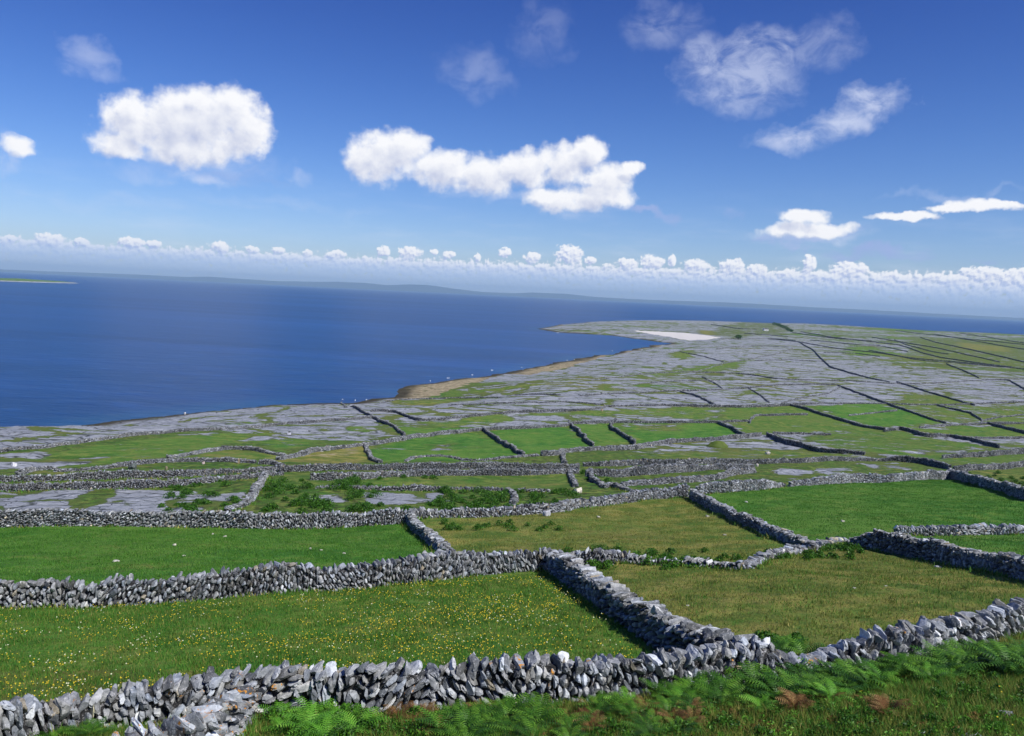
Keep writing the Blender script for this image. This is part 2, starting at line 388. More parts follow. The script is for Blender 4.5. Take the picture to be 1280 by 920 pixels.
PAINT = [
 ([(-90, 525), (200, 505), (440, 498), (500, 508), (420, 522), (220, 537), (50, 558), (-90, 572)], .95, .4, 0, 0, 0),
 ([(220, 545), (420, 530), (470, 530), (440, 548), (380, 552), (300, 552)], .72, .4, 0, 0, 0),
 ([(-90, 573), (50, 574), (140, 570), (120, 580), (60, 584), (-90, 592)], .72, .5, 0, 0, 0),
 # (pixels, rock, dry, pale, tan, scrub)
 ([(-60, 775), (-60, 655), (510, 652), (575, 705), (500, 722), (300, 742)], 0, .0, 0, 0, 0),
 ([(520, 652), (640, 640), (860, 616), (975, 685), (940, 700), (700, 690), (562, 692)], 0, .72, 0, 0, .1),
 ([(690, 700), (860, 705), (1020, 685), (1080, 686), (1200, 705), (1330, 735), (1330, 790), (1030, 830), (930, 830), (830, 790)], 0, .86, 0, 0, .2),
 ([(872, 620), (985, 606), (1190, 595), (1340, 640), (1340, 652), (1120, 662), (1080, 680), (1020, 686)], 0, .02, 0, 0, 0),
 ([(1110, 672), (1340, 662), (1340, 700), (1210, 700)], 0, .0, 0, 0, 0),
 ([(-60, 940), (-60, 760), (0, 757), (300, 742), (500, 725), (690, 710), (803, 808), (850, 850), (420, 890), (300, 900)], 0, .20, 0, 0, 0),
 ([(-60, 612), (118, 613), (72, 640), (-60, 640)], 1.25, .3, 0, 0, 0),
 ([(158, 611), (240, 616), (195, 641), (82, 641)], 1.25, .3, 0, 0, 0),
 ([(235, 621), (318, 614), (310, 626), (240, 640), (200, 641)], .85, .3, 0, 0, .5),
 ([(463, 616), (553, 614), (548, 627), (465, 632)], 1.3, .3, .25, 0, 0),
 ([(380, 617), (442, 618), (432, 630), (384, 630)], .62, .3, 0, 0, 0),
 ([(345, 592), (720, 590), (720, 610), (560, 608), (400, 609), (340, 609)], 0, .45, 0, 0, .35),
 ([(967, 586), (1012, 587), (998, 600), (975, 597)], .85, .3, .3, 0, 0),
 ([(1020, 587), (1058, 585), (1062, 590), (1025, 592)], .85, .3, .1, 0, 0),
 ([(1078, 579), (1098, 578), (1100, 589), (1088, 588)], .85, .3, .1, 0, 0),
 ([(1104, 577), (1140, 581), (1125, 587), (1105, 584)], .8, .3, .1, 0, 0),
 ([(820, 558), (960, 545), (975, 556), (900, 566), (820, 566)], .56, .5, 0, 0, .3),
 ([(820, 566), (1000, 560), (1100, 570), (1000, 573), (820, 573)], .25, .5, 0, 0, .3),
 ([(470, 577), (460, 560), (508, 548), (600, 539), (654, 569), (600, 576)], 0.08, .04, 0, 0, 0),
 ([(540, 556), (566, 553), (566, 562), (540, 563)], .58, .3, .1, 0, 0),
 ([(606, 537), (708, 531), (740, 558), (680, 564), (656, 570)], 0, .0, 0, 0, 0),
 ([(712, 530), (766, 528), (793, 554), (742, 557)], .02, .18, 0, 0, 0),
 ([(772, 527), (895, 526), (934, 544), (800, 556)], .02, .04, 0, 0, 0),
 ([(785, 529), (860, 529), (855, 539), (795, 538)], .45, .5, 0, 0, 0),
 ([(525, 527), (620, 518), (760, 512), (890, 509), (895, 523), (770, 522), (640, 526), (540, 534)], .18, .38, 0, 0, 0),
 ([(640, 520), (800, 519), (840, 519), (840, 524), (640, 529)], .72, .38, 0, 0, 0),
 ([(496, 534), (530, 535), (600, 533), (600, 536), (508, 545)], .1, .15, 0, 0, 0),
 ([(480, 524), (520, 528), (540, 530), (535, 536), (490, 530)], .45, .3, 0, 0, 0),
 ([(900, 509), (1010, 507), (1085, 535), (1120, 538), (965, 541), (935, 541), (895, 525)], .1, .38, 0, 0, .2),
 ([(1015, 508), (1095, 504), (1182, 528), (1120, 534), (1090, 533)], .04, .08, 0, 0, 0),
 ([(1100, 504), (1225, 506), (1330, 504), (1330, 530), (1180, 528)], .30, .42, 0, 0, .2),
 ([(1120, 536), (1330, 528), (1330, 548), (1220, 546)], .05, .35, 0, 0, .2),
 ([(1000, 545), (1110, 538), (1250, 560), (1330, 565), (1330, 580), (1200, 580), (1090, 566), (1030, 558)], .22, .28, 0, 0, .3),
 ([(1140, 562), (1280, 556), (1280, 562), (1140, 568)], .5, .3, 0, 0, 0),
 ([(1200, 586), (1330, 582), (1330, 620), (1280, 612)], 0, .6, 0, 0, .6),
 ([(48, 568), (150, 553), (250, 544), (335, 541), (260, 560), (205, 572), (150, 577), (70, 586), (130, 572)], .12, .30, 0, 0, 0),
 ([(0, 568), (60, 562), (60, 574), (0, 576)], .5, .4, 0, 0, 0),
 ([(40, 590), (200, 578), (215, 576), (205, 582), (120, 586), (50, 594)], .15, .7, 0, 0, .4),
 ([(225, 573), (285, 561), (330, 566), (350, 571), (325, 574)], .02, .6, 0, 0, 0),
 ([(320, 552), (365, 548), (410, 549), (380, 560), (340, 562)], .2, .2, 0, 0, 0),
 ([(345, 578), (355, 570), (460, 556), (468, 578)], 0, 1.0, 0, .0, 0),
 ([(375, 573), (400, 565), (456, 557), (459, 566), (420, 573)], 0, 1.25, 0, .45, 0),
 ([(296, 527), (312, 526), (310, 531), (295, 531)], .1, .2, 0, 0, 0),
 ([(440, 532), (455, 532), (455, 539), (440, 539)], .1, .2, 0, 0, 0),
 # far pavements and greens
 ([(788, 412.8), (860, 416.3), (901, 421.8), (888, 424.5), (862, 425.5), (835, 421), (805, 416)], 1, .2, 1., 0, 0),
 ([(840, 463), (905, 453), (940, 447), (925, 458), (890, 465)], .25, .35, 0, 0, 0),
 ([(900, 408), (960, 403), (988, 410), (975, 416), (920, 424), (885, 417)], .40, .55, 0, 0, .7),
 ([(872, 412), (892, 414), (890, 419), (876, 418)], 0, 1.1, 0, .4, 0),
 ([(1060, 430), (1090, 433), (1140, 446), (1060, 444)], .18, .25, 0, 0, 0),
 ([(1140, 420), (1330, 430), (1330, 466), (1260, 459), (1180, 452), (1140, 440)], .28, .55, 0, 0, .6),
 ([(1200, 428), (1260, 434), (1260, 440), (1200, 436)], .1, 1., 0, .2, 0),
 ([(1090, 441), (1180, 446), (1180, 453), (1130, 451)], .2, .7, 0, 0, .5),
 ([(1120, 492), (1175, 493), (1200, 500), (1230, 504), (1120, 505)], .25, .5, 0, 0, .3),
 ([(750, 482), (768, 480), (764, 488), (742, 487)], .1, .4, 0, 0, .5),
 ([(830, 443), (870, 436), (866, 450), (840, 447)], .2, .5, 0, 0, 0),
 ([(810, 466), (860, 460), (870, 463), (820, 472)], .3, .4, 0, 0, 0),
 ([(1215, 414.5), (1330, 418), (1330, 419.5), (1220, 416)], 1, .2, .45, 0, 0),
 ([(488, 500), (495, 484), (600, 470), (632, 466), (600, 476), (560, 488), (545, 496)], .3, .4, 0, 1.4, 0),
 ([(632, 466), (760, 438), (772, 441), (705, 460), (660, 468)], .3, .4, 0, 1.3, 0),
 ([(545, 492), (575, 486), (580, 490), (560, 497), (540, 497)], .1, .3, 0, 0, .6),
]
for poly, r_, d_, p_, t_, s_ in PAINT:
    W = castxy(poly)
    x0, y0 = W.min(0)-12; x1, y1 = W.max(0)+12
    idx = np.nonzero((X > x0) & (X < x1) & (Y > y0) & (Y < y1))[0]
    if len(idx) == 0: continue
    sd = poly_sd(wx[idx], wy[idx], W)
    soft = np.clip(Y[idx]*.012, .3, 14)
    k = sstep(-soft, soft, sd)
    for arr, v in ((rock, r_), (dry, d_), (pale, p_), (tan, t_), (scrub, s_)):
        arr[idx] = arr[idx]*(1-k) + v*k
rock = np.where(rock > .97, rock*1., np.clip(rock + (Y > 60)*(rock > .03)*.8*(fbm(X/9.-Y/40., Y/4., 63, 4)-.5), 0, 1))
dry = np.clip(dry + .5*(fbm(X/6., Y/3.5, 67, 4)-.5) + .35*(fbm(X/1.5, Y/1.5, 69, 3)-.5), 0, 1.3)
# tidal rim of the shore
tan = np.maximum(tan, .62*sstep(26, 8, SD)*(Y > 380)*(X > -120)*(SD > 0)*sstep(.42, .56, fbm(X/120, Y/120, 61, 2)))
wet = sstep(1.0, .25, Z)*np.where(SD < 40, 1, 0)
# foreground brown bracken litter
fg = sstep(26, 23, Y)*(Y > 4)
dry = np.where(fg > .5, .72+.9*(fbm(X/2.2, Y/2.2, 81, 3)-.5)*1.4, dry)
scrub = np.where(fg > .5, .5, scrub)
# real relief of clints and turf
rel = (rock > .4)*(.55*(fbm(X/5.5+Y/30, Y/1.8, 51, 4)-.5))*np.clip(Y/120, .4, 1.4) + (rock <= .4)*(.10*(fbm(X/1.1, Y/1.1, 52, 3)-.5))
Z2 = Z + rel*(SD > 3)*(Y > 8)
nr, na = len(rr), len(az)
i = np.arange(nr-1)[:, None]*na + np.arange(na)[None]
j = np.arange(nr-1)[:, None]*na + (np.arange(na)[None]+1) % na
F = np.stack([i, j, j+na, i+na], -1).reshape(-1, 4)[:, ::-1]
ter = mesh_np('ground', np.stack([X, Y, Z2], 1), F, M['ground'], smooth=True,
              attrs=dict(cover=np.stack([rock, lush, dry], 1), extra=np.stack([pale, tan, scrub], 1), wet=wet))
tag(ter, 'island ground of turf fields and bare grey limestone pavement', kind='structure')

# ------------------------------------------------------------------ sea
az2 = np.radians(np.concatenate([np.linspace(-180, -50, 20, endpoint=False), np.linspace(-50, 50, 301), np.linspace(50, 180, 21)[1:-1]]))
r2 = np.concatenate([[.01, 100], np.exp(np.linspace(math.log(180), math.log(3500), 160)), np.exp(np.linspace(math.log(3700), math.log(39000), 30))])
A2, R2 = np.meshgrid(az2, r2); sx = (R2*np.sin(A2)).ravel(); sy = (R2*np.cos(A2)).ravel()
ssd = -poly_sd(sx, sy, COAST)
shal = .25*sstep(28, 2, ssd)*sstep(.4, .6, fbm(sx/60, sy/60, 91, 2))
n2 = len(az2); i = np.arange(len(r2)-1)[:, None]*n2 + np.arange(n2)[None]; j = np.arange(len(r2)-1)[:, None]*n2 + (np.arange(n2)[None]+1) % n2
F = np.stack([i, j, j+n2, i+n2], -1).reshape(-1, 4)[:, ::-1]
sea = mesh_np('sea', np.stack([sx, sy, 0*sx], 1), F, M['sea'], smooth=True, attrs=dict(shallow=shal))
tag(sea, 'deep blue sea with small ripples', kind='structure')

# surf where the swell meets the rocks
rs = RS(5); fv = []; ff = []
for (px, py, w) in [(560, 473.5, 6), (590, 469.5, 5), (615, 463.5, 5), (709, 451, 3), (718, 450, 3), (697, 416.3, 5),
                    (443, 501.5, 5), (428, 500.5, 3), (458, 501, 4), (538, 477, 3), (652, 460, 3), (0, 536.5, 5), (12, 537, 3), (765, 439, 3)]:
    c = sea_hit(px, py); d = np.linalg.norm(c); r = .26*w*d/FPX
    for _ in range(7):
        q = c + np.array([rs.uniform(-1, 1)*r, rs.uniform(-.8, .8)*r*1.3]); b = len(fv)
        a = np.linspace(0, 6.283, 9)[:-1]
        rad = r*rs.uniform(.10, .24)
        for t in a: fv.append((q[0]+math.cos(t)*rad*rs.uniform(.7, 1.6), q[1]+math.sin(t)*rad*rs.uniform(.6, 1.1), .25+rs.uniform(0, .1)))
        fv.append((q[0], q[1], .9)); ff += [(b+k, b+(k+1) % 8, b+8) for k in range(8)]
tag(mesh_np('surf', fv, ff, M['foam']), 'white surf breaking along the rocky shore', kind='stuff')

# ------------------------------------------------------------------ stones
def icosphere(sub):
    t = (1+5**.5)/2
    v = [(-1, t, 0), (1, t, 0), (-1, -t, 0), (1, -t, 0), (0, -1, t), (0, 1, t), (0, -1, -t), (0, 1, -t), (t, 0, -1), (t, 0, 1), (-t, 0, -1), (-t, 0, 1)]
    f = [(0, 11, 5), (0, 5, 1), (0, 1, 7), (0, 7, 10), (0, 10, 11), (1, 5, 9), (5, 11, 4), (11, 10, 2), (10, 7, 6), (7, 1, 8), (3, 9, 4), (3, 4, 2), (3, 2, 6), (3, 6, 8), (3, 8, 9), (4, 9, 5), (2, 4, 11), (6, 2, 10), (8, 6, 7), (9, 8, 1)]
    v = [np.array(p)/np.linalg.norm(p) for p in v]
    for _ in range(sub):
        mid = {}; nf = []
        def m(a, b):
            k = (min(a, b), max(a, b))
            if k not in mid:
                p = v[a]+v[b]; v.append(p/np.linalg.norm(p)); mid[k] = len(v)-1
            return mid[k]
        for a, b, c in f:
            x, y, z = m(a, b), m(b, c), m(c, a); nf += [(a, x, z), (b, y, x), (c, z, y), (x, y, z)]
        f = nf
    return np.array(v), np.array(f)

def stone_templates(sub, n, seed):
    v, f = icosphere(sub); r = RS(seed); out = []
    for _ in range(n):
        e = r.uniform(.35, .6)
        q = np.sign(v)*np.abs(v)**e
        q = q/np.abs(q).max(0)
        q = q*(1+r.uniform(-.16, .16, q.shape))
        # cut a few random planes for angular faces
        for _k in range(7):
            nrm = r.normal(size=3); nrm /= np.linalg.norm(nrm); dd = r.uniform(.62, 1.0)
            s = q@nrm; over = np.maximum(s-dd, 0); q = q-over[:, None]*nrm[None]
        q[:, 0] *= 1+.25*q[:, 1]*r.uniform(-1, 1)
        out.append(q)
    return out, f
T0 = stone_templates(2, 10, 1); T1 = stone_templates(1, 14, 2); T2 = stone_templates(0, 16, 3)

def place_stones(cen, e1, e2, e3, size, tint, lod, rs, extra=None):
    """vectorised copies of stone templates"""
    tmpl, f = lod
    which = rs.randint(0, len(tmpl), len(cen)); V = []; Fs = []; TT = []; EX = []; base = 0
    for k, q in enumerate(tmpl):
        ix = np.nonzero(which == k)[0]
        if len(ix) == 0: continue
        s = size[ix]
        v = cen[ix][:, None, :] + (q[None, :, 0, None]*s[:, None, 0:1])*e1[ix][:, None, :] + (q[None, :, 1, None]*s[:, None, 1:2])*e2[ix][:, None, :] + (q[None, :, 2, None]*s[:, None, 2:3])*e3[ix][:, None, :]
        V.append(v.reshape(-1, 3)); n = len(q)
        Fs.append((f[None]+(base+np.arange(len(ix))*n)[:, None, None]).reshape(-1, 3)); base += n*len(ix)
        TT.append(np.repeat(tint[ix], n, 0))
        if extra is not None: EX.append(np.repeat(extra[ix], n, 0))
    return np.concatenate(V), np.concatenate(Fs), np.concatenate(TT), (np.concatenate(EX) if extra is not None else None)

def rot_basis(e1, e2, e3, rs, amt):
    n = len(e1)
    for (a, b) in ((0, 1), (1, 2), (2, 0)):
        t = rs.normal(0, amt, n)[:, None]; E = [e1, e2, e3]
        p, q = E[a]*np.cos(t)+E[b]*np.sin(t), -E[a]*np.sin(t)+E[b]*np.cos(t)
        E[a], E[b] = p, q; e1, e2, e3 = E
    return e1, e2, e3

def stone_tint(n, rs, bright=1.):
    b = np.clip(rs.normal(.245, .095, n), .07, .55)
    b = np.where(rs.rand(n) < .07, rs.uniform(.45, .65, n), b)*bright
    warm = rs.normal(0, .035, n)
    t = np.stack([b*(.95+warm), b*(1.0+warm*.3), b*(1.01-warm)], 1)
    tn = rs.rand(n) < .02
    t[tn] = t[tn]*np.array([1.25, 1.05, .75])
    return np.clip(t, .03, .75)

WALLS = []; PATHS = []; NEAR = 'dry stone walls around the near fields'
def wall(label, pts, group='dry stone walls dividing the fields', seed=None, double=None, width=None, coping=True, ruin=0., orange=0., bright=1., hmax=1.75):
    seed = seed or (len(WALLS)*13+7); rs = RS(seed)
    if group != NEAR: bright *= .74
    G = [cast(p[0], p[1]) for p in pts]
    Zc = [depth(g) for g in G]
    Hs = [min(hmax, max(.45, .885*p[2]*z/FPX)) for p, z in zip(pts, Zc)]
    XY = np.array([g[:2] for g in G]); Hs = np.array(Hs)
    # resample with a smooth curve
    seg = np.r_[0, np.cumsum(np.linalg.norm(np.diff(XY, axis=0), axis=1))]
    L = seg[-1]; dmin = min(Zc)
    st = np.clip(dmin*.008, .2, 3.)
    S = np.linspace(0, L, max(4, int(L/st)+2))
    px = np.interp(S, seg, XY[:, 0]); py = np.interp(S, seg, XY[:, 1])
    kk = max(1, int(min(2.0+dmin*.03, L*.08)/st)); ker = np.ones(2*kk+1)/(2*kk+1)
    if len(S) > 2*kk+3 and len(pts) > 2:
        def sm(a):
            pre = 2*a[0]-a[1:kk+1][::-1]; post = 2*a[-1]-a[-kk-1:-1][::-1]
            return np.convolve(np.r_[pre, a, post], ker, 'valid')
        px, py = sm(px), sm(py)
    wob = np.clip(dmin*.004, .05, .5)
    px += wob*2*(vnoise(S/5., S*0+seed, 3)-.5)
    tx, ty = np.gradient(px), np.gradient(py); tl = np.hypot(tx, ty)+1e-9; tx, ty = tx/tl, ty/tl
    gz = hz(px, py) - .18
    Hh = np.interp(S, seg, Hs)+.18
    Hh = Hh*(1+.24*(vnoise(S/1.3, S*0+seed, 5)-.5)+.16*(vnoise(S/6., S*0+seed+3, 6)-.5))
    if ruin: Hh = Hh*(1-ruin*vnoise(S/1.2, S*0+seed+9, 8))
    if width is None: width = .8 if dmin < 150 else .65 if dmin < 400 else .5
    if dmin > 400: Hh = Hh*.85
    if double is None: double = dmin < 170
    org = np.array([np.interp(L/2, S, px), np.interp(L/2, S, py), np.interp(L/2, S, gz)])
    f = lambda a, s: np.interp(s, S, a)
    big = max(1., dmin/190.)                      # stones far off read as bigger blocks
    V, Fc, TT, EX = [], [], [], []; base = 0
    def emit(cen, e1, e2, e3, size, tint, ex):
        nonlocal base
        dd = np.linalg.norm(cen-CAM, axis=1)
        for lod, a, b in ((T0, 0, 34), (T1, 34, 95), (T2, 95, 1e9)):
            ix = np.nonzero((dd >= a) & (dd < b))[0]
            if len(ix) == 0: continue
            v, fc, t, x = place_stones(cen[ix], e1[ix], e2[ix], e3[ix], size[ix], tint[ix], lod, rs, ex[ix])
            V.append(v); Fc.append(fc+base); TT.append(t); EX.append(x); base += len(v)
    # near-black centre ribbon: shade in the gaps between stones, put in as colour
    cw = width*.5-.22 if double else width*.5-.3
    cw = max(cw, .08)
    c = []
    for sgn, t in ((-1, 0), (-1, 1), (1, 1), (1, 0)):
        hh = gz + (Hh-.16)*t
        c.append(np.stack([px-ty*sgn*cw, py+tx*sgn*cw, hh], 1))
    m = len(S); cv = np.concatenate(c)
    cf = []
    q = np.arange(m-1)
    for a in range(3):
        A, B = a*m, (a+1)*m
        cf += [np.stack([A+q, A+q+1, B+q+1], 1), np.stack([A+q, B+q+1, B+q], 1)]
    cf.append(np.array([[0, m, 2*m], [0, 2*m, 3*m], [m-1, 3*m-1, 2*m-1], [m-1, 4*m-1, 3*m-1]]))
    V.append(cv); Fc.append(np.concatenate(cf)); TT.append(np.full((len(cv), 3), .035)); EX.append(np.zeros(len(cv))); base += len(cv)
    nb = 1.12 if dmin < 32 else 1.
    SL, STk = .315*big*nb, .132*big*nb
    sides = (-1, 1) if double else (0,)
    for sd in sides:
        s0 = -.2
        while s0 < L+.2:
            sl = rs.uniform(1.2, 4.0)*big; s1 = min(s0+sl, L+.3)
            th = math.radians(rs.choice([8, 25, 42, 55, 62, 68, 75, 84, -62, -75, 100]) + rs.uniform(-6, 6))
            hm = float(f(Hh, .5*(s0+s1)))*1.25+.1; w = s1-s0; R = .5*math.hypot(w, hm)+.4
            k1 = rs.uniform(.85, 1.3); a_, b_ = SL*k1, STk*rs.uniform(.9, 1.2)
            u = np.arange(-R, R, a_); v = np.arange(-R, R, b_)
            if len(u)*len(v) == 0: s0 = s1; continue
            U_, V_ = np.meshgrid(u, v); U_ = U_ + (np.arange(len(v)) % 2)[:, None]*a_*.5 + rs.uniform(0, a_, len(v))[:, None]*.6
            U_ = U_.ravel()+rs.uniform(-.16, .16, U_.size)*a_; V_ = V_.ravel()+rs.uniform(-.2, .2, V_.size)*b_
            cs, sn = math.cos(th), math.sin(th)
            s = .5*(s0+s1)+U_*cs-V_*sn; t = hm*.5+U_*sn+V_*cs
            ok = (s > s0-.05) & (s < s1+.05) & (t > .0) & (s > -.1) & (s < L+.1); s, t = s[ok], t[ok]
            ok = t < f(Hh, s)-.10*big; s, t = s[ok], t[ok]; n = len(s)
            if n:
                H_ = f(Hh, s); X_, Y_, G_ = f(px, s), f(py, s), f(gz, s); tX, tY = f(tx, s), f(ty, s)
                tan_ = np.stack([tX, tY, 0*tX], 1); nrm = np.stack([-tY, tX, 0*tX], 1); up = np.zeros((n, 3)); up[:, 2] = 1
                dep = np.full(n, .20) if sd else np.full(n, width*.42)
                off = sd*(width*.5-.17-.13*(t/H_-.3)) + rs.uniform(-.05, .05, n)
                cen = np.stack([X_, Y_, G_+t], 1)+nrm*off[:, None]
                e1 = tan_*cs+up*sn; e2 = -tan_*sn+up*cs; e3 = nrm
                e1, e2, e3 = rot_basis(e1, e2, e3, rs, .17)
                sz = np.stack([a_*.5*rs.uniform(.62, 1.2, n), b_*.5*rs.uniform(.62, 1.3, n), dep*rs.uniform(.7, 1.2, n)], 1)
                bigr = rs.rand(n) < .08; sz[bigr, :2] *= 1.45; sz[:, :2] *= .93
                ex = (rs.rand(n) < orange).astype(float)
                emit(cen, e1, e2, e3, sz, stone_tint(n, rs, bright), ex)
            s0 = s1
    def cope():
        sp = .25*big; s = np.arange(0, L, sp)+rs.uniform(-.08, .08, len(np.arange(0, L, sp))); n = len(s)
        H_ = f(Hh, s); X_, Y_, G_ = f(px, s), f(py, s), f(gz, s); tX, tY = f(tx, s), f(ty, s)
        tan_ = np.stack([tX, tY, 0*tX], 1); nrm = np.stack([-tY, tX, 0*tX], 1); up = np.zeros((n, 3)); up[:, 2] = 1
        lean = np.radians(60+35*(vnoise(s/3., s*0+seed, 12)-.5)*2 + rs.normal(0, 14, n)); flat = rs.rand(n) < .3
        lean = np.where(flat, rs.normal(.1, .25, n), lean)
        cs, sn = np.cos(lean)[:, None], np.sin(lean)[:, None]
        e1 = tan_*cs+up*sn; e2 = -tan_*sn+up*cs; e1, e2, e3 = rot_basis(e1, e2, nrm.copy(), rs, .2)
        cen = np.stack([X_, Y_, G_+H_-.09*big+rs.uniform(-.07, .06, n)], 1)+nrm*rs.uniform(-.12, .12, n)[:, None]
        sz = np.stack([SL*.5*rs.uniform(.7, 1.25, n), STk*.5*rs.uniform(.8, 1.5, n), width*.40*rs.uniform(.7, 1.1, n)], 1)
        emit(cen, e1, e2, e3, sz, stone_tint(n, rs, bright*1.02), (rs.rand(n) < orange*1.5).astype(float))
    mt = M['stone'] if dmin < 130 else M['stone_far']
    if coping and dmin < 110:
        body = mesh_np('dry_stone_wall', np.concatenate(V), np.concatenate(Fc), mt, tint=np.concatenate(TT), attrs=dict(orange=np.concatenate(EX)), origin=org)
        V, Fc, TT, EX = [], [], [], []; base = 0
        cope()
        cp = mesh_np('coping', np.concatenate(V), np.concatenate(Fc), mt, parent=body, tint=np.concatenate(TT), attrs=dict(orange=np.concatenate(EX)), origin=org)
    else:
        if coping: cope()
        body = mesh_np('dry_stone_wall', np.concatenate(V), np.concatenate(Fc), mt, tint=np.concatenate(TT), attrs=dict(orange=np.concatenate(EX)), origin=org)
    tag(body, label, 'stone wall', group, 'thing')
    WALLS.append(label)
    if dmin < 100: PATHS.append((px, py, width, L, Zc))
    return body

NEAR = 'dry stone walls around the near fields'; MID = 'dry stone walls in the middle distance'; FAR = 'far field walls across the limestone'
W = wall
W('nearest and biggest wall, running below the field of yellow flowers', [(-60, 935, 55), (0, 922, 50), (100, 908, 48), (200, 900, 52), (310, 893, 57), (420, 892, 62), (520, 886, 60), (600, 882, 56), (665, 878, 60), (760, 872, 54), (820, 864, 56), (880, 855, 58), (930, 850, 46), (975, 848, 40), (1000, 845, 26), (1016, 843, 20)], NEAR, orange=.05, bright=1.12)
W('short wall crusted with orange lichen in the bottom left corner', [(322, 890, 52), (300, 903, 54), (275, 930, 56), (245, 955, 60), (185, 970, 66), (110, 985, 72), (40, 1010, 76)], NEAR, orange=.38, bright=1.15)
W('wall half sunk in bracken with pale tilted slabs at the lower right', [(1012, 842, 22), (1030, 839, 30), (1060, 836, 40), (1110, 830, 44), (1150, 822, 46), (1190, 812, 48), (1208, 807, 48), (1217, 805, 34)], NEAR, orange=.03, bright=1.2)
W('steep end of wall climbing out of the bracken at the right edge', [(1214, 806, 30), (1226, 803, 42), (1250, 796, 44), (1290, 786, 48), (1330, 776, 50)], NEAR, bright=1.2)
W('long wall along the top of the yellow flower field', [(-50, 763, 38), (0, 760, 37), (150, 757, 40), (300, 745, 41), (430, 737, 37), (520, 728, 37), (600, 718, 31), (660, 713, 30), (700, 713, 28)], NEAR)
W('shadowed wall slanting down the right side of the flower field', [(690, 714, 28), (715, 728, 30), (745, 748, 34), (775, 770, 37), (815, 797, 42), (850, 818, 48), (895, 838, 58), (930, 846, 54), (960, 850, 44)], NEAR, width=1.1, hmax=1.9)
W('weedy wall running right from the corner of the flower field', [(704, 706, 20), (749, 706, 24), (776, 703, 20), (815, 706, 14), (850, 707, 8)], NEAR, ruin=.3)
W('tumbled low wall between the two dry olive fields', [(855, 707, 12), (872, 708, 15), (900, 710, 15), (938, 712, 9), (950, 701, 6)], NEAR, ruin=.4, bright=1.15)
W('short low wall below the end of the slanting field wall', [(946, 699, 8), (965, 697, 12), (1000, 690, 11), (1012, 688, 9)], NEAR, ruin=.25, bright=1.15)
W('tiny broken wall between the slanting wall and the dark wall', [(1014, 688, 6), (1030, 682, 8), (1045, 679, 9), (1056, 677, 5), (1072, 680, 8)], NEAR, ruin=.4, bright=1.2)
W('dark shadowed wall with ragged top at the right edge', [(1068, 681, 10), (1078, 684, 16), (1092, 687, 26), (1120, 692, 30), (1150, 697, 28), (1180, 704, 28), (1203, 709, 24), (1215, 711, 26), (1240, 713, 26), (1280, 724, 32), (1330, 737, 36)], NEAR)
W('pale wall behind the dark ragged wall at the right edge', [(1122, 668, 11), (1150, 669, 13), (1186, 669, 15), (1230, 668, 14), (1280, 667, 13), (1340, 665, 13)], NEAR, bright=1.25)
W('wall slanting down between the olive field and the dark green field', [(864, 623, 15), (900, 643, 15), (945, 662, 15), (985, 678, 15), (1018, 690, 12)], NEAR)
W('long straight wall across the left behind the plain green field', [(-50, 659, 22), (0, 658, 22), (130, 657, 22), (250, 659, 21), (330, 661, 21), (430, 658, 22), (514, 654, 20)], NEAR)
W('wall climbing right along the top of the olive field', [(514, 650, 15), (545, 646, 12), (574, 647, 13), (635, 645, 12), (687, 642, 15), (739, 633, 13), (774, 630, 13), (820, 623, 13), (861, 621, 17)], NEAR)
W('short wall stepping down beside the plain green field', [(514, 655, 16), (528, 669, 16), (543, 684, 17), (554, 694, 18)], NEAR)
W('wall along the left half of the dark green field top', [(868, 618, 13), (900, 616, 15), (922, 614, 15), (950, 612, 14), (979, 608, 5)], NEAR, bright=1.1)
W('wall along the right half of the dark green field top', [(989, 608, 7), (1022, 606, 12), (1055, 604, 14), (1087, 603, 14), (1109, 604, 12), (1153, 600, 12), (1190, 598, 14)], NEAR, bright=1.1)
W('wall running down the right side of the dark green field', [(1186, 597, 14), (1212, 605, 14), (1245, 614, 15), (1285, 625, 17), (1330, 637, 17)], NEAR)
W('thin wall leaving the dark green field corner to the right', [(1192, 589, 8), (1219, 588, 8), (1280, 583, 8), (1340, 579, 8)], MID)
W('short dark wall dropping to the dark green field corner', [(1104, 577, 4), (1122, 577, 10), (1153, 580, 9), (1170, 584, 9), (1190, 587, 7)], MID)
W('lane wall on the right leading off under the pale rock strip', [(1176, 573, 5), (1241, 570, 8), (1280, 567, 8), (1340, 563, 8)], MID)
W('dark S shaped wall in the right middle distance', [(960, 546, 6), (975, 552, 7), (988, 558, 8), (1008, 560, 7), (1024, 566, 8), (1050, 567, 7), (1082, 569, 5)], MID)
W('long thin wall below the row of small bright green fields', [(678, 570, 7), (697, 571, 8), (706, 565, 6), (739, 563, 6), (779, 563, 6), (820, 557, 7), (843, 553, 6), (878, 552, 6), (922, 548, 6), (950, 545, 6)], MID)
W('faint wall carrying on right from the S shaped wall head', [(967, 543, 4), (1000, 543, 3), (1037, 544, 3)], MID)
W('front wall of the walled lane, middle part', [(386, 600, 12), (420, 601, 12), (452, 600, 11), (490, 596, 9), (522, 595, 9), (620, 594, 9), (652, 595, 9), (704, 592, 7), (725, 592, 6)], MID)
W('back wall of the walled lane, middle part', [(352, 590, 10), (400, 588, 9), (520, 587, 9), (620, 586, 9), (704, 587, 9), (724, 587, 9)], MID)
W('front wall of the walled lane, right part', [(735, 595, 8), (760, 596, 10), (820, 593, 14), (870, 589, 9), (910, 587, 8), (943, 585, 5)], MID)
W('back wall of the walled lane, right part', [(730, 583, 6), (756, 583, 7), (800, 581, 8), (870, 580, 8), (911, 579, 8), (950, 580, 7), (1000, 579, 7), (1044, 576, 6), (1105, 576, 4)], MID)
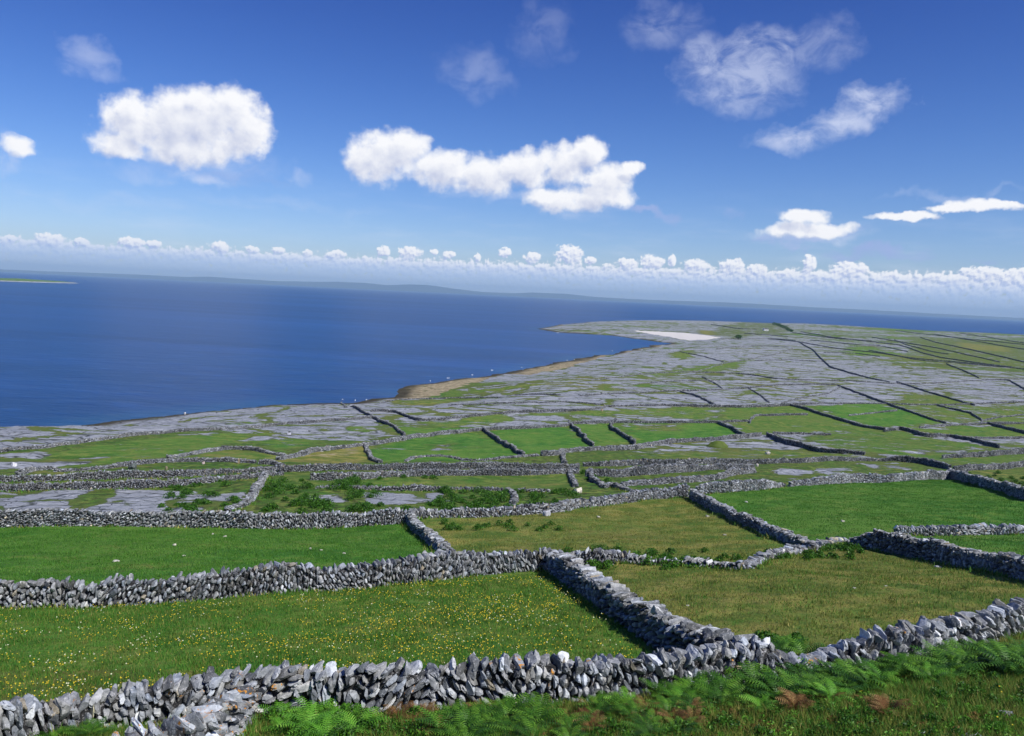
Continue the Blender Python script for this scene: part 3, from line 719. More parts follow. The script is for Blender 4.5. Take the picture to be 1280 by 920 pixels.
W('wall tapering off under the right lane between rock patches', [(778, 608, 5), (800, 606, 8), (861, 603, 9), (896, 600, 8), (922, 593, 9), (944, 591, 6)], MID)
W('front wall of the walled lane, left part', [(-50, 614, 10), (0, 613, 10), (87, 612, 12), (139, 611, 12), (220, 609, 12), (269, 603, 8), (322, 597, 8), (352, 594, 6)], MID)
W('middle wall of the left lane above the flat slabs', [(-50, 602, 9), (0, 602, 9), (52, 601, 8), (139, 599, 12), (220, 597, 11), (300, 592, 7), (352, 588, 8)], MID)
W('stub wall with a squared end by the lane junction', [(320, 580, 7), (335, 580, 7), (352, 583, 5)], MID, ruin=.1)
W('brown tinged wall behind the left lane', [(70, 590, 4), (104, 588, 4), (160, 583, 6), (220, 577, 5), (283, 577, 6), (318, 579, 5)], MID)
W('low black wall at the left edge of the lane fields', [(22, 594, 5), (32, 592, 7), (50, 588, 6), (68, 587, 3)], MID)
W('arching wall round the small olive plot on the left', [(208, 573, 3), (252, 566, 5), (283, 561, 5), (311, 562, 5), (332, 567, 4), (356, 571, 4)], MID)
W('long wall running from the golden plot up along the bright fields', [(345, 575, 4), (374, 570, 7), (400, 564, 6), (435, 559, 5), (457, 557, 5), (504, 551, 6), (520, 547, 5), (574, 541, 5), (603, 538, 5), (661, 536, 4), (711, 532, 4)], MID)
W('thin wall along the top of the bright field row', [(715, 530, 4), (760, 529, 4), (820, 529, 4), (894, 529, 4), (935, 527, 3)], MID)
W('shore wall along the edge of the bare rock on the left', [(-50, 571, 5), (0, 565, 5), (52, 561, 5), (122, 551, 5), (157, 545, 5), (220, 540, 4), (287, 537, 4), (356, 531, 4), (420, 526, 4), (464, 523, 4)], MID)
W('crooked wall dropping inland from the shore rocks', [(426, 504, 2), (450, 515, 4), (468, 523, 4), (478, 530, 5), (494, 534, 4), (506, 546, 5), (505, 551, 5)], MID)
W('wall looping round the small rocky plot near the shore', [(464, 515, 4), (494, 515, 4), (508, 521, 4), (522, 527, 4), (553, 525, 4), (620, 518, 4), (670, 515, 4), (730, 514, 4), (756, 510, 3)], MID)
W('long wall where the grey pavement meets the yellow green strip', [(756, 509, 3), (820, 507, 3), (894, 509, 4), (922, 510, 4), (974, 508, 4), (1030, 505, 3)], MID)
W('first slanting wall between two bright green fields', [(603, 537, 5), (626, 553, 6), (640, 562, 6), (655, 571, 6)], MID)
W('second slanting wall, between the bright fields and the brown topped field', [(711, 529, 4), (722, 540, 6), (731, 549, 6), (740, 558, 6)], MID)
W('third slanting wall with a hooked top beside bright fields', [(770, 525, 3), (762, 534, 5), (775, 543, 5), (794, 555, 6)], MID)
W('fourth slanting wall at the end of the bright field row', [(896, 529, 4), (915, 537, 5), (935, 547, 5)], MID)
W('very short wall dropping from the thin wall to the lane', [(703, 569, 5), (706, 580, 5)], MID)
W('little wall beside the golden plot', [(456, 556, 4), (461, 569, 5), (472, 579, 5)], MID)
W('low curved wall inside the lowest bright green field', [(504, 577, 2), (522, 572, 3), (548, 570, 3), (569, 572, 3), (583, 577, 2), (620, 574, 2), (652, 571, 2), (672, 570, 2)], MID, ruin=.2)
W('bright topped wall descending from the lane to the straight wall', [(334, 594, 7), (324, 610, 11), (317, 623, 12), (313, 630, 10), (298, 636, 6), (284, 640, 4)], MID, bright=1.2)
W('left short wall of the pair dropping from the lane', [(711, 592, 5), (718, 600, 5), (723, 609, 6)], MID)
W('right short wall of the pair dropping from the lane', [(734, 590, 7), (742, 602, 8), (751, 609, 5)], MID)
W('heaped rubble wall below the lane pair', [(751, 610, 8), (763, 608, 9), (775, 611, 8), (792, 616, 4)], MID, ruin=.4)
W('broken wall above the striped pale slab', [(398, 611, 4), (436, 611, 4), (473, 613, 6), (500, 613, 9), (522, 614, 10), (548, 613, 8), (567, 613, 3), (620, 613, 3), (687, 615, 4)], MID, ruin=.15)
W('small upright wall crossing the scrub', [(636, 613, 4), (639, 621, 6), (643, 632, 7)], MID)
W('wall meeting the long slanting wall in the right middle fields', [(984, 506, 3), (1013, 514, 4), (1044, 524, 4), (1087, 536, 4), (1106, 538, 4)], MID)
W('dark kinked wall in the right middle fields', [(1106, 540, 4), (1125, 537, 5), (1157, 547, 6), (1186, 546, 5), (1206, 550, 5), (1250, 560, 6)], MID)
W('pale thin wall above the dark kinked wall', [(1149, 535, 3), (1232, 530, 3), (1280, 530, 3), (1340, 530, 3)], MID)
W('dark wall leaving the frame at the right middle', [(1234, 530, 4), (1280, 542, 5), (1330, 554, 5)], MID)
W('thin wall below the dark wall at the right middle', [(1219, 548, 3), (1280, 548, 3), (1340, 549, 3)], MID)
W('long wall slanting down from the pavement through green plots', [(1046, 482, 2), (1060, 487, 2.4), (1100, 502, 3), (1130, 513, 3), (1153, 521, 3), (1182, 530, 3)], FAR)
W('curved wall round the small plot above the S shaped wall', [(936, 529, 3), (944, 520, 3), (1009, 519, 3)], MID)
W('faint wall above the lush right hand plot', [(1060, 520, 2), (1090, 517, 2), (1121, 514, 2.5)], MID)
W('dark wall slanting across the big rock sheet on the right', [(1121, 478, 2.5), (1157, 490, 3), (1199, 502, 3), (1218, 507, 3)], FAR)
W('dark bending wall dividing the grey pavement', [(999, 428, 1.6), (1015, 437, 2), (1039, 460, 2.6), (1070, 469, 2.6), (1095, 475, 2.4), (1112, 478, 2)], FAR)
W('short dark wall across the pavement at far right', [(1183, 455, 1.8), (1205, 464, 2), (1224, 473, 2)], FAR)
W('dark hooked wall at the right edge of the pavement', [(1241, 475, 2), (1260, 475, 2), (1270, 481, 2.6), (1282, 488, 3), (1330, 510, 3)], FAR)
W('wall with a brown bank in the rough right hand plots', [(1171, 507, 2.4), (1213, 517, 3), (1227, 526, 2.6)], FAR)
W('level wall at the foot of the great rock sheet', [(1060, 476, 1.6), (1110, 480, 1.8), (1154, 480, 1.8), (1216, 476, 1.6), (1280, 474, 1.6), (1340, 473, 1.6)], FAR)
W('level wall between the rock sheets and rough plots', [(1030, 505, 2), (1100, 505, 2), (1171, 507, 2), (1280, 503, 2), (1340, 502, 2)], FAR)
W('grey wall winding over the central pavement', [(740, 476, 1.6), (812, 467, 1.8), (860, 465, 1.8), (927, 467, 2), (977, 475, 2), (1060, 476, 1.8)], FAR)
W('lower wall over the central pavement', [(724, 495, 2), (782, 492, 2), (839, 489, 2.2), (896, 488, 2), (936, 485, 2), (977, 481, 2), (1046, 481, 2)], FAR)
W('short dark wall dropping off the central pavement', [(850, 490, 2), (869, 495, 3), (882, 501, 3), (895, 508, 3)], FAR)
W('faint curving wall among the pale rock bands', [(868, 466, 1.5), (908, 454, 1.6), (970, 443, 1.6), (991, 436, 1.6)], FAR)
W('faint level wall among the pale rock bands', [(944, 451, 1.5), (985, 450, 1.5), (1030, 452, 1.5)], FAR)
W('most distant long wall crossing toward the right horizon', [(1001, 415, 1.3), (1034, 421, 1.4), (1121, 431, 1.5), (1173, 447, 1.8), (1251, 458, 1.8), (1310, 466, 1.8)], FAR)
W('long far wall below the cottage fields', [(960, 424, 1.3), (994, 427, 1.4), (1053, 437, 1.5), (1095, 441, 1.6), (1138, 448, 1.6), (1265, 459, 1.6)], FAR)
W('dark far wall through the green plots near the right horizon', [(1150, 422, 1.4), (1173, 429, 1.6), (1216, 438, 1.8), (1280, 453, 2), (1320, 462, 2)], FAR)
W('far wall under the white strand at the right', [(1120, 413.5, 1.2), (1147, 417, 1.3), (1200, 423, 1.4), (1280, 431, 1.5), (1330, 437, 1.5)], FAR)
W('far wall among the greenish plots', [(1090, 422, 1.2), (1164, 434, 1.5), (1205, 443, 1.6), (1250, 453, 1.6)], FAR)
W('far thin wall just below the right horizon fields', [(1168, 418, 1.1), (1216, 426, 1.3), (1280, 437, 1.5), (1320, 444, 1.5)], FAR)
W('uppermost faint wall at the right horizon', [(1199, 416.5, 1), (1243, 423, 1.1), (1280, 429, 1.2), (1330, 437, 1.3)], FAR)
W('faint wall above the far green plot', [(1060, 433, 1.3), (1103, 433, 1.3), (1135, 440, 1.4)], FAR)
W('dark wall at the top of the great rock sheet', [(1086, 438, 1.4), (1130, 447, 1.6), (1150, 451, 1.6), (1208, 455, 1.7), (1264, 460, 1.8)], FAR)
W('short wall slanting between far olive plots', [(1118, 425, 1.2), (1135, 432, 1.4), (1164, 440, 1.5), (1185, 443, 1.5)], FAR)
W('thin wall beside the far cottage', [(889, 406, 1.1), (922, 411, 1.2), (946, 412, 1.2)], FAR)
W('wall from the strand toward the pavement', [(900, 424, 1.1), (930, 424, 1.2), (962, 423, 1.2), (994, 426, 1.3)], FAR)
W('level far wall right of the bending wall head', [(1013, 425.5, 1.2), (1070, 431, 1.3), (1100, 432, 1.3)], FAR)
W('level wall right of the dark bending wall', [(1030, 441, 1.4), (1070, 442, 1.5), (1100, 446, 1.5)], FAR)
W('faint short wall over the upper pavement', [(895, 436.5, 1.4), (919, 433.5, 1.4), (951, 432.5, 1.4), (985, 434, 1.4)], FAR)
W('slanting wall on the left of the central pavement', [(877, 471, 1.6), (893, 479, 1.8), (904, 487, 2)], FAR)
W('slanting wall in the middle of the central pavement', [(936, 486, 1.8), (950, 494, 2), (962, 504, 2.2)], FAR)
W('faint wall rising to the level wall on the pavement', [(976, 505, 2), (1000, 498, 2), (1034, 493, 2), (1050, 485, 2)], FAR)
W('low wall along the grey shore pavement', [(560, 507, 1.8), (640, 504, 2), (712, 503, 2), (756, 506, 2)], FAR)
W('wall from the bay rocks across the pavement', [(784, 482, 1.7), (820, 478, 1.8), (860, 476, 1.8), (900, 476, 1.8)], FAR)
W('faint wall near the headland neck', [(850, 440, 1.3), (880, 446, 1.4), (905, 453, 1.5)], FAR)
W('far wall running down from the cottage trees', [(990, 416, 1.1), (1010, 419, 1.2), (1050, 424, 1.3), (1090, 426, 1.3)], FAR)
W('short far wall under the headland trees', [(930, 417, 1.1), (960, 419, 1.1), (985, 421, 1.2)], FAR)
W('wall across the rough plots at the right edge', [(1227, 527, 2.4), (1250, 522, 2.2), (1280, 519, 2.2), (1330, 518, 2.2)], FAR)
W('wall just behind the bay rocks', [(475, 504, 2), (495, 500, 2), (542, 498.5, 2), (620, 497, 2), (700, 494, 2)], FAR)

# ------------------------------------------------------------------ boulders
_bt = stone_templates(2, 6, 77)
def boulder(label, px, py, w, h, col, cat='boulder', tall=1., name='boulder', group=None, seed=1):
    rs = RS(seed+int(px)); g = cast(px, py); k = depth(g)/FPX
    q = _bt[0][rs.randint(6)]; sx_, sz_ = .5*w*k, .5*h*k/.95
    V = q*np.array([sx_, sx_*rs.uniform(.7, .95), sz_]); a = rs.uniform(0, 3)
    V[:, 2] *= 1+.25*V[:, 0]/max(sx_, .01)*rs.uniform(-1, 1)
    V[:, :2] = V[:, :2]@np.array([[math.cos(.4*a), -math.sin(.4*a)], [math.sin(.4*a), math.cos(.4*a)]])
    V[:, 2] += sz_*.8
    o = mesh_np(name, V, _bt[1], M['boulder'], tint=np.tile(np.array(col), (len(V), 1)))
    o.location = (g[0], g[1], float(hz(g[0], g[1]))-.05)
    return tag(o, label, cat, group)
boulder('rounded white boulder at the foot of the long straight wall', 316, 660, 10, 6, (.60, .58, .54))
boulder('large pale boulder against the wall above the olive field', 683, 645, 10, 9, (.55, .55, .56))
boulder('cream coloured slab of rock where the short walls meet', 722, 616, 11, 8, (.68, .62, .50))
boulder('white boulder near the left edge below the shore wall', 17, 583, 8, 5, (.60, .60, .60))
boulder('dark leaning block on the left lane', 166, 586, 9, 9, (.09, .11, .10))
boulder('small tan upright stone beside the left lane', 208, 587, 4, 5, (.26, .22, .13))
boulder('tan upright stone in the brown tinged wall', 298, 579, 3, 7, (.28, .22, .13))
boulder('pinkish stone at the end of the left lane', 254, 580, 4, 4, (.60, .48, .42))
boulder('pale upright stone in the wall of the right lane', 861, 577, 3, 6, (.66, .52, .46))
boulder('cream stone on top of the right lane wall', 946, 583, 4, 4, (.62, .57, .50))
boulder('whitish boulder on the low bank right of the lane', 959, 568, 7, 4, (.62, .58, .52))
boulder('tan stone standing in the yellow green strip', 752, 514, 3, 3.5, (.40, .30, .18))
boulder('white boulder on the shore rocks', 231, 518, 3, 3, (.66, .66, .66))
boulder('pale round stone on the shore pavement', 361, 543, 5, 3, (.55, .55, .58))
boulder('lone grey boulder on the pavement above the striped strip', 606, 505, 4, 4, (.33, .33, .34))
boulder('broken grey rock at the bottom right corner', 1257, 895, 17, 10, (.36, .37, .40))
boulder('low grey rock on the turf at the bottom edge', 1152, 918, 9, 8, (.40, .41, .44))
boulder('flat grey rock beside the bottom edge near the corner', 1215, 922, 30, 7, (.38, .39, .43))
boulder('small white stone in front of the brown bracken', 884, 880, 12, 4, (.62, .60, .55))
boulder('small pale stone in the grass under the right bracken', 1266, 832, 6, 4, (.50, .48, .42))
boulder('flat pale stone below the dark ragged wall', 1172, 709, 9, 3, (.50, .50, .52))
boulder('pale slab in the dry olive field near the dark wall', 1192, 706, 9, 3, (.48, .48, .50))
boulder('whitish stone pair in the plain green field', 145, 702, 9, 3, (.58, .55, .45))
boulder('small cream stone in the middle of the plain green field', 218, 682, 5, 4, (.58, .54, .42))
boulder('pale stone in the dark green field', 933, 628, 4, 2.5, (.50, .50, .42))
boulder('cream stone in the olive field', 748, 647, 5, 3, (.52, .48, .36))
for k, (px, py) in enumerate([(906, 669), (884, 646), (1053, 652), (266, 668), (281, 671), (388, 686), (401, 688), (430, 692), (230, 695), (1176, 668), (860, 757), (1068, 735), (1108, 733)]):
    boulder('tiny pale stone lying loose in the near fields', px, py, 4.5, 2.5, (.5, .48, .38), 'stone', name='loose_stone', group='loose pale stones in the near fields', seed=k)

# grassy hump
g = cast(896, 559); k = depth(g)/FPX
v, f = icosphere(3); q = v*np.array([13.5*k, 9*k, 9.5*k]); q[:, 0] += .25*q[:, 2]
q += .5*k*(np.stack([fbm(v[:, 0]*3+5, v[:, 1]*3+v[:, 2]*4, 3+i_, 3) for i_ in range(3)], 1)-.5)*4
hump = mesh_np('grassy_mound', q, f, M['grass_dry'], smooth=True, tint=np.full(len(q), .0))
hump.location = (g[0], g[1], g[2]-.3)
tag(hump, 'dark grassy hump among the rocks in the middle distance', 'mound')

# ------------------------------------------------------------------ grass, undergrowth
def blades(name, polys, n, hmin, hmax, w, mat, label, seed, lean=.9, keep=None, dens=None, segs=1, kind='stuff', name2=None):
    rs = RS(seed); XY = []
    Ws = [castxy(p) for p in polys]
    for Wp in Ws:
        x0, y0 = Wp.min(0); x1, y1 = Wp.max(0)
        area = abs(.5*np.sum(Wp[:, 0]*np.roll(Wp[:, 1], 1)-np.roll(Wp[:, 0], 1)*Wp[:, 1]))
        m = int(n*area); 
        c = np.stack([rs.uniform(x0, x1, int(m*(x1-x0)*(y1-y0)/area)), rs.uniform(y0, y1, int(m*(x1-x0)*(y1-y0)/area))], 1)
        c = c[poly_sd(c[:, 0], c[:, 1], Wp) > 0]
        cl = fbm(c[:, 0]/.45, c[:, 1]/.45, seed, 3); c = c[cl+rs.uniform(-.25, .25, len(c)) > .38]
        XY.append(c)
    c = np.concatenate(XY); m = len(c); z = hz(c[:, 0], c[:, 1]) + .0
    tall = .55+.9*fbm(c[:, 0]/1.3, c[:, 1]/1.3, seed+1, 3)
    h = rs.uniform(hmin, hmax, m)*tall; a = rs.uniform(0, 6.283, m); b = rs.uniform(0, 6.283, m)
    ww = w*rs.uniform(.6, 1.4, m)*.5
    p0 = np.stack([c[:, 0]-np.cos(a)*ww, c[:, 1]-np.sin(a)*ww, z-.04], 1); p1 = np.stack([c[:, 0]+np.cos(a)*ww, c[:, 1]+np.sin(a)*ww, z-.04], 1)
    ln = rs.uniform(.1, lean, m)*h
    p2 = np.stack([c[:, 0]+np.cos(b)*ln, c[:, 1]+np.sin(b)*ln, z+h*np.clip(1.15-ln/h*.5, .4, 1)], 1)
    V = np.stack([p0, p1, p2], 1).reshape(-1, 3); F = np.arange(3*m).reshape(-1, 3)
    t = np.clip(.5*fbm(c[:, 0]/2.5, c[:, 1]/2.5, seed+2, 4)+rs.normal(.12, .22, m), 0, 1)
    return tag(mesh_np(name, V, F, mat, tint=np.repeat(t, 3)), label, kind=kind)

F1 = [(-40, 925), (-40, 763), (0, 760), (300, 746), (500, 731), (690, 716), (803, 806), (830, 835), (700, 872), (420, 888), (300, 890), (100, 905)]
F2 = [(-50, 760), (-50, 659), (330, 662), (512, 656), (556, 696), (500, 725), (300, 742), (0, 757)]
F3 = [(524, 655), (640, 645), (861, 622), (985, 682), (940, 705), (700, 690), (562, 693)]
F4 = [(700, 712), (860, 706), (1020, 688), (1080, 688), (1200, 710), (1330, 738), (1330, 780), (1200, 805), (1030, 830), (900, 838), (830, 795)]
F5 = [(872, 622), (985, 609), (1190, 599), (1330, 640), (1330, 655), (1120, 664), (1080, 680), (1025, 688)]
F6 = [(1120, 671), (1330, 668), (1330, 730), (1200, 702)]
FG = [(-40, 1000), (100, 915), (320, 900), (420, 895), (665, 880), (880, 858), (985, 850), (1060, 838), (1190, 814), (1330, 780), (1330, 1000)]
blades('grass', [F1], 330, .06, .17, .028, M['grass'], 'short green grass of the yellow flower field', 11)
blades('grass', [F1], 130, .07, .20, .024, M['grass_dry'], 'dry grass tips in the yellow flower field', 12)
blades('grass', [F2], 150, .06, .17, .04, M['grass'], 'plain green grass of the field behind the flower field', 13)
blades('grass', [F4], 130, .05, .15, .035, M['grass_dry'], 'dry olive grass of the field right of the slanting wall', 14)
blades('grass', [F4], 40, .06, .18, .035, M['grass'], 'green tufts in the dry olive field', 15)
blades('grass', [F3], 70, .06, .16, .05, M['grass_dry'], 'olive grass below the climbing wall', 16)
blades('grass', [F5, F6], 70, .06, .17, .05, M['grass'], 'dark green grass of the walled field on the right', 17)
blades('grass', [FG], 420, .08, .30, .020, M['grass'], 'rough foreground grass on the slope', 18, lean=.9)
blades('grass', [FG], 640, .08, .34, .018, M['grass_dry'], 'withered foreground grass on the slope', 19, lean=1.1)

def wall_grass():
    rs = RS(71); Vs = {0: [], 1: []}; Ts = {0: [], 1: []}
    for (px, py, wd, L, Zc) in PATHS:
        d0 = min(Zc); m = int(L*(150 if d0 < 30 else 75 if d0 < 55 else 40))
        u = rs.rand(m)*(len(px)-1.001); k = u.astype(int); fr = u-k
        x = px[k]*(1-fr)+px[k+1]*fr; y = py[k]*(1-fr)+py[k+1]*fr; tx, ty = px[k+1]-px[k], py[k+1]-py[k]; l = np.hypot(tx, ty)+1e-9
        cl = fbm(x/1.1, y/1.1, 72, 3); s = np.where(rs.rand(m) < .5, 1, -1)
        off = wd*.5-.02+np.abs(rs.normal(0, .16+.5*np.clip(cl-.45, 0, 1), m)); x = x-ty/l*off*s; y = y+tx/l*off*s
        ok = cl+rs.uniform(-.2, .2, m) > .36; x, y, cl = x[ok], y[ok], cl[ok]; m = len(x); z = hz(x, y)
        h = (.10+.55*np.clip(cl-.3, 0, 1))*rs.uniform(.5, 1.3, m); w = (.018 if d0 < 30 else .035 if d0 < 55 else .055)*rs.uniform(.6, 1.4, m)
        a = rs.uniform(0, 6.283, m); b = rs.uniform(0, 6.283, m)
        p0 = np.stack([x-np.cos(a)*w, y-np.sin(a)*w, z-.04], 1); p1 = np.stack([x+np.cos(a)*w, y+np.sin(a)*w, z-.04], 1)
        p2 = np.stack([x+np.cos(b)*h*.5, y+np.sin(b)*h*.5, z+h], 1); V = np.stack([p0, p1, p2], 1)
        q = (rs.rand(m) < .35).astype(int); t = np.clip(cl*.6+rs.normal(.15, .2, m), 0, 1)
        for i_ in (0, 1): Vs[i_].append(V[q == i_].reshape(-1, 3)); Ts[i_].append(np.repeat(t[q == i_], 3))
    for i_, mt, lb in ((0, 'grass', 'green tufts of long grass growing against the wall bases'), (1, 'grass_dry', 'dry straw coloured tufts growing against the wall bases')):
        V = np.concatenate(Vs[i_]); tag(mesh_np('grass', V, np.arange(len(V)).reshape(-1, 3), M[mt], tint=np.concatenate(Ts[i_])), lb, kind='stuff')
wall_grass()

def leafclumps(name, spots, mat, label, seed, leaf=.05, n=220, rad=.35, hgt=.4):
    """spots: (px,py,scale). low leafy clumps: many small leaf faces"""
    rs = RS(seed); V = []; T = []
    for (px, py, sc) in spots:
        g = cast(px, py)
        m = int(n*sc); u = rs.normal(0, .45, (m, 2))*rad*sc
        zz = rs.uniform(0.02, 1, m)**.8*hgt*sc*np.exp(-(u**2).sum(1)/(rad*sc)**2*.8)
        cx, cy = g[0]+u[:, 0], g[1]+u[:, 1]; gz = hz(cx, cy)
        d1 = rs.normal(size=(m, 3)); d1 /= np.linalg.norm(d1, axis=1)[:, None]; d2 = np.cross(d1, rs.normal(size=(m, 3))); d2 /= np.linalg.norm(d2, axis=1)[:, None]
        l = leaf*rs.uniform(.5, 1.5, m)[:, None]; c = np.stack([cx, cy, gz+zz], 1)
        V.append(np.stack([c-d1*l, c+d2*l*.45, c+d1*l, c-d2*l*.45], 1).reshape(-1, 3)); T.append(np.repeat(np.clip(rs.normal(.45, .25, m), 0, 1), 4))
    V = np.concatenate(V); F = np.arange(len(V)).reshape(-1, 4)
    return tag(mesh_np(name, V, F, mat, tint=np.concatenate(T)), label, kind='stuff')
rs = RS(3)
sp = lambda a, n, s0=.6, s1=1.3: [(a[0]+(a[2]-a[0])*rs.rand(), a[1]+(a[3]-a[1])*rs.rand(), rs.uniform(s0, s1)) for _ in range(n)]
leafclumps('undergrowth', sp((330, 895, 520, 935), 30)+sp((500, 895, 860, 930), 60, .4, .9)+sp((840, 880, 1280, 925), 80, .3, .8)+sp((1010, 850, 1290, 880), 30, .4, .9), M['fern'], 'dark green undergrowth among the bracken in front of the nearest wall', 31, n=200, leaf=.04)
leafclumps('undergrowth', sp((480, 895, 900, 930), 60, .3, .7)+sp((860, 870, 1290, 925), 130, .3, .7), M['fern_light'], 'yellowish green low weeds in the rough foreground', 36, leaf=.035, n=110, hgt=.3)
leafclumps('undergrowth', sp((470, 885, 640, 930), 40, .2, .55)+sp((680, 885, 790, 920), 26, .2, .5)+sp((790, 885, 930, 905), 26, .2, .5)+sp((960, 870, 1070, 895), 24, .2, .5)+sp((640, 895, 1290, 925), 70, .15, .45), M['fern_dead'], 'rusty brown dead bracken litter in front of the nearest wall', 32, n=190, leaf=.035, hgt=.28)
leafclumps('undergrowth', sp((700, 690, 930, 712), 26, .8, 1.6)+sp((540, 655, 700, 664), 18, .7, 1.5)+sp((940, 690, 1080, 700), 20, .5, 1.1)+sp((930, 800, 1010, 812), 12, .6, 1.2)+sp((1010, 684, 1076, 690), 22, .6, 1.2)+sp((815, 700, 870, 712), 18, .6, 1.3)+sp((730, 700, 760, 712), 14, .8, 1.6)+sp((985, 836, 1025, 850), 14, .8, 1.4), M['fern'], 'weedy growth along the foot of the walls between the fields', 33, leaf=.07, n=160)
leafclumps('undergrowth', sp((330, 600, 470, 642), 60, 1.2, 2.8)+sp((540, 615, 720, 636), 60, 1.2, 2.6)+sp((200, 600, 300, 640), 36, 1., 2.2)+sp((470, 630, 700, 640), 26, 1., 2.)+sp((460, 592, 560, 600), 14, 1., 2.)+sp((1200, 590, 1290, 612), 26, 1., 2.4)+sp((720, 590, 760, 610), 10, 1., 1.8), M['fern'], 'dark scrub in the rough ground between the lane and the straight wall', 34, leaf=.09, n=150, hgt=.35)

# ------------------------------------------------------------------ bracken plants
def frond(V, T, F, base, ang, length, arch, rs, tone):
    n = 14; d = np.array([math.cos(ang), math.sin(ang), 0]); side0 = np.array([-d[1], d[0], 0])
    tw = rs.uniform(-.25, .25)
    pts = []
    for i_ in range(n+1):
        t = i_/n
        pts.append(base + d*length*(.25*t+.50*t*t) + np.array([0, 0, length*math.sin(arch)*(1.05*t-.50*t**2.4)]))
    b = len(V); w = .006
    for i_ in range(n):                                   # rachis
        b = len(V); V += [pts[i_]-side0*w, pts[i_]+side0*w, pts[i_+1]+side0*w*.8, pts[i_+1]-side0*w*.8]; T += [tone*.6]*4; F.append((b, b+1, b+2, b+3))
    for i_ in range(3, n+1):
        t = i_/n; p = pts[i_]; tg = (pts[i_]-pts[i_-1]); tg /= np.linalg.norm(tg)
        pl = length*.21*(math.sin(math.pi*min(1, (1-t)*1.05+.04)**.75)**.8+.05)
        for sgn in (-1, 1):
            sv = side0*sgn*math.cos(tw)+np.array([0, 0, math.sin(tw)*sgn]); dv = sv*.9+tg*.42; dv /= np.linalg.norm(dv)
            dr = np.array([0, 0, -.22*pl]); bw = length/n*.28
            b = len(V); up = np.array([0, 0, .012])
            V += [p-tg*bw*.7, p+dv*pl*.45-tg*bw*.75+dr*.25+up, p+dv*pl+dr, p+dv*pl*.45+tg*bw*.75+dr*.25+up, p+tg*bw*.7]
            tt = float(np.clip(tone*(.45+.75*t)+rs.normal(0, .12), 0, 1)); T += [tt]*5
            F += [(b, b+1, b+3, b+4), (b+1, b+2, b+3, b+3)]
def fern_mesh(seed, nf, L, mat):
    rs = RS(seed); root = bpy.data.objects.new('bracken_fern', None)
    V, T, F = [], [], []
    for k in range(nf):
        a = k*2.4+rs.uniform(-.4, .4)
        frond(V, T, F, np.array([rs.uniform(-.05, .05), rs.uniform(-.05, .05), 0]), a, L*rs.uniform(.7, 1.1), rs.uniform(.75, 1.25), rs, rs.uniform(.05, 1.))
    F3 = []
    for q in F:
        F3.append(q[:3]); 
        if q[2] != q[3]: F3.append((q[0], q[2], q[3]))
    me_o = mesh_np('bracken_fern', np.array(V), np.array(F3), mat, tint=np.array(T))
    me = me_o.data; bpy.data.objects.remove(me_o); bpy.data.objects.remove(root)
    return me
FM = {k: [fern_mesh(100+i_*7+j_, 14+i_ % 4, 1.15, M[k]) for i_ in range(4)] for j_, k in enumerate(('fern', 'fern_light', 'fern_dead'))}
rsf = RS(99)
def ferns(kind, spots, label, group, s0=.85, s1=1.4):
    for (px, py) in spots:
        g = cast(px, py)
        o = bpy.data.objects.new('bracken_fern', FM[kind][rsf.randint(4)]); COL.objects.link(o)
        o.location = (g[0], g[1], float(hz(g[0], g[1]))-.03); o.rotation_euler = (rsf.normal(0, .08), rsf.normal(0, .08), rsf.uniform(0, 6.28))
        s = rsf.uniform(s0, s1); o.scale = (s, s, s*rsf.uniform(.85, 1.1))
        tag(o, label, 'fern', group)
rnd = lambda x0, y0, x1, y1, n: [(rsf.uniform(x0, x1), rsf.uniform(y0, y1)) for _ in range(n)]
ferns('fern_light', rnd(328, 900, 400, 935, 8)+rnd(390, 898, 450, 935, 6), 'bright light green bracken beside the orange lichen wall', 'light bracken at the bottom left', .55, .85)
ferns('fern', rnd(60, 916, 130, 930, 5), 'dark bracken tucked under the left end of the nearest wall', 'bracken under the left end of the nearest wall', .45, .65)
ferns('fern', rnd(535, 898, 590, 925, 5)+rnd(600, 895, 680, 925, 9), 'mid green bracken in front of the middle of the nearest wall', 'bracken in front of the middle of the nearest wall', .6, .95)
ferns('fern', rnd(745, 884, 800, 905, 5)+rnd(810, 872, 870, 895, 8), 'dark green bracken against the nearest wall left of the junction', 'bracken left of the wall junction', .5, .85)
ferns('fern', rnd(862, 866, 925, 886, 9)+rnd(935, 862, 985, 880, 8), 'dense dark bracken in front of the slanting wall junction', 'bracken at the wall junction', .5, .95)
ferns('fern', rnd(985, 850, 1040, 872, 11)+rnd(1052, 848, 1110, 866, 9)+rnd(965, 815, 1005, 830, 4), 'dark bracken spilling over the dip in the lower right wall', 'bracken at the dip in the wall', .5, .95)
ferns('fern', rnd(1112, 836, 1190, 856, 14)+rnd(1190, 818, 1295, 845, 26), 'dense bracken bank under the wall at the right edge', 'bracken bank at the right edge', .5, 1.0)
ferns('fern_dead', rnd(490, 893, 560, 920, 5)+rnd(580, 885, 620, 905, 4)+rnd(690, 885, 770, 915, 6)+rnd(800, 890, 905, 905, 5)+rnd(985, 868, 1040, 890, 5)+rnd(1040, 880, 1120, 900, 4), 'rusty dead bracken fronds among the green bracken', 'dead bracken in the foreground', .35, .6)
ferns('fern', rnd(560, 915, 720, 935, 8)+rnd(800, 905, 860, 925, 4), 'bracken clump low down at the bottom edge of the photo', 'bracken at the bottom edge', .5, .75)
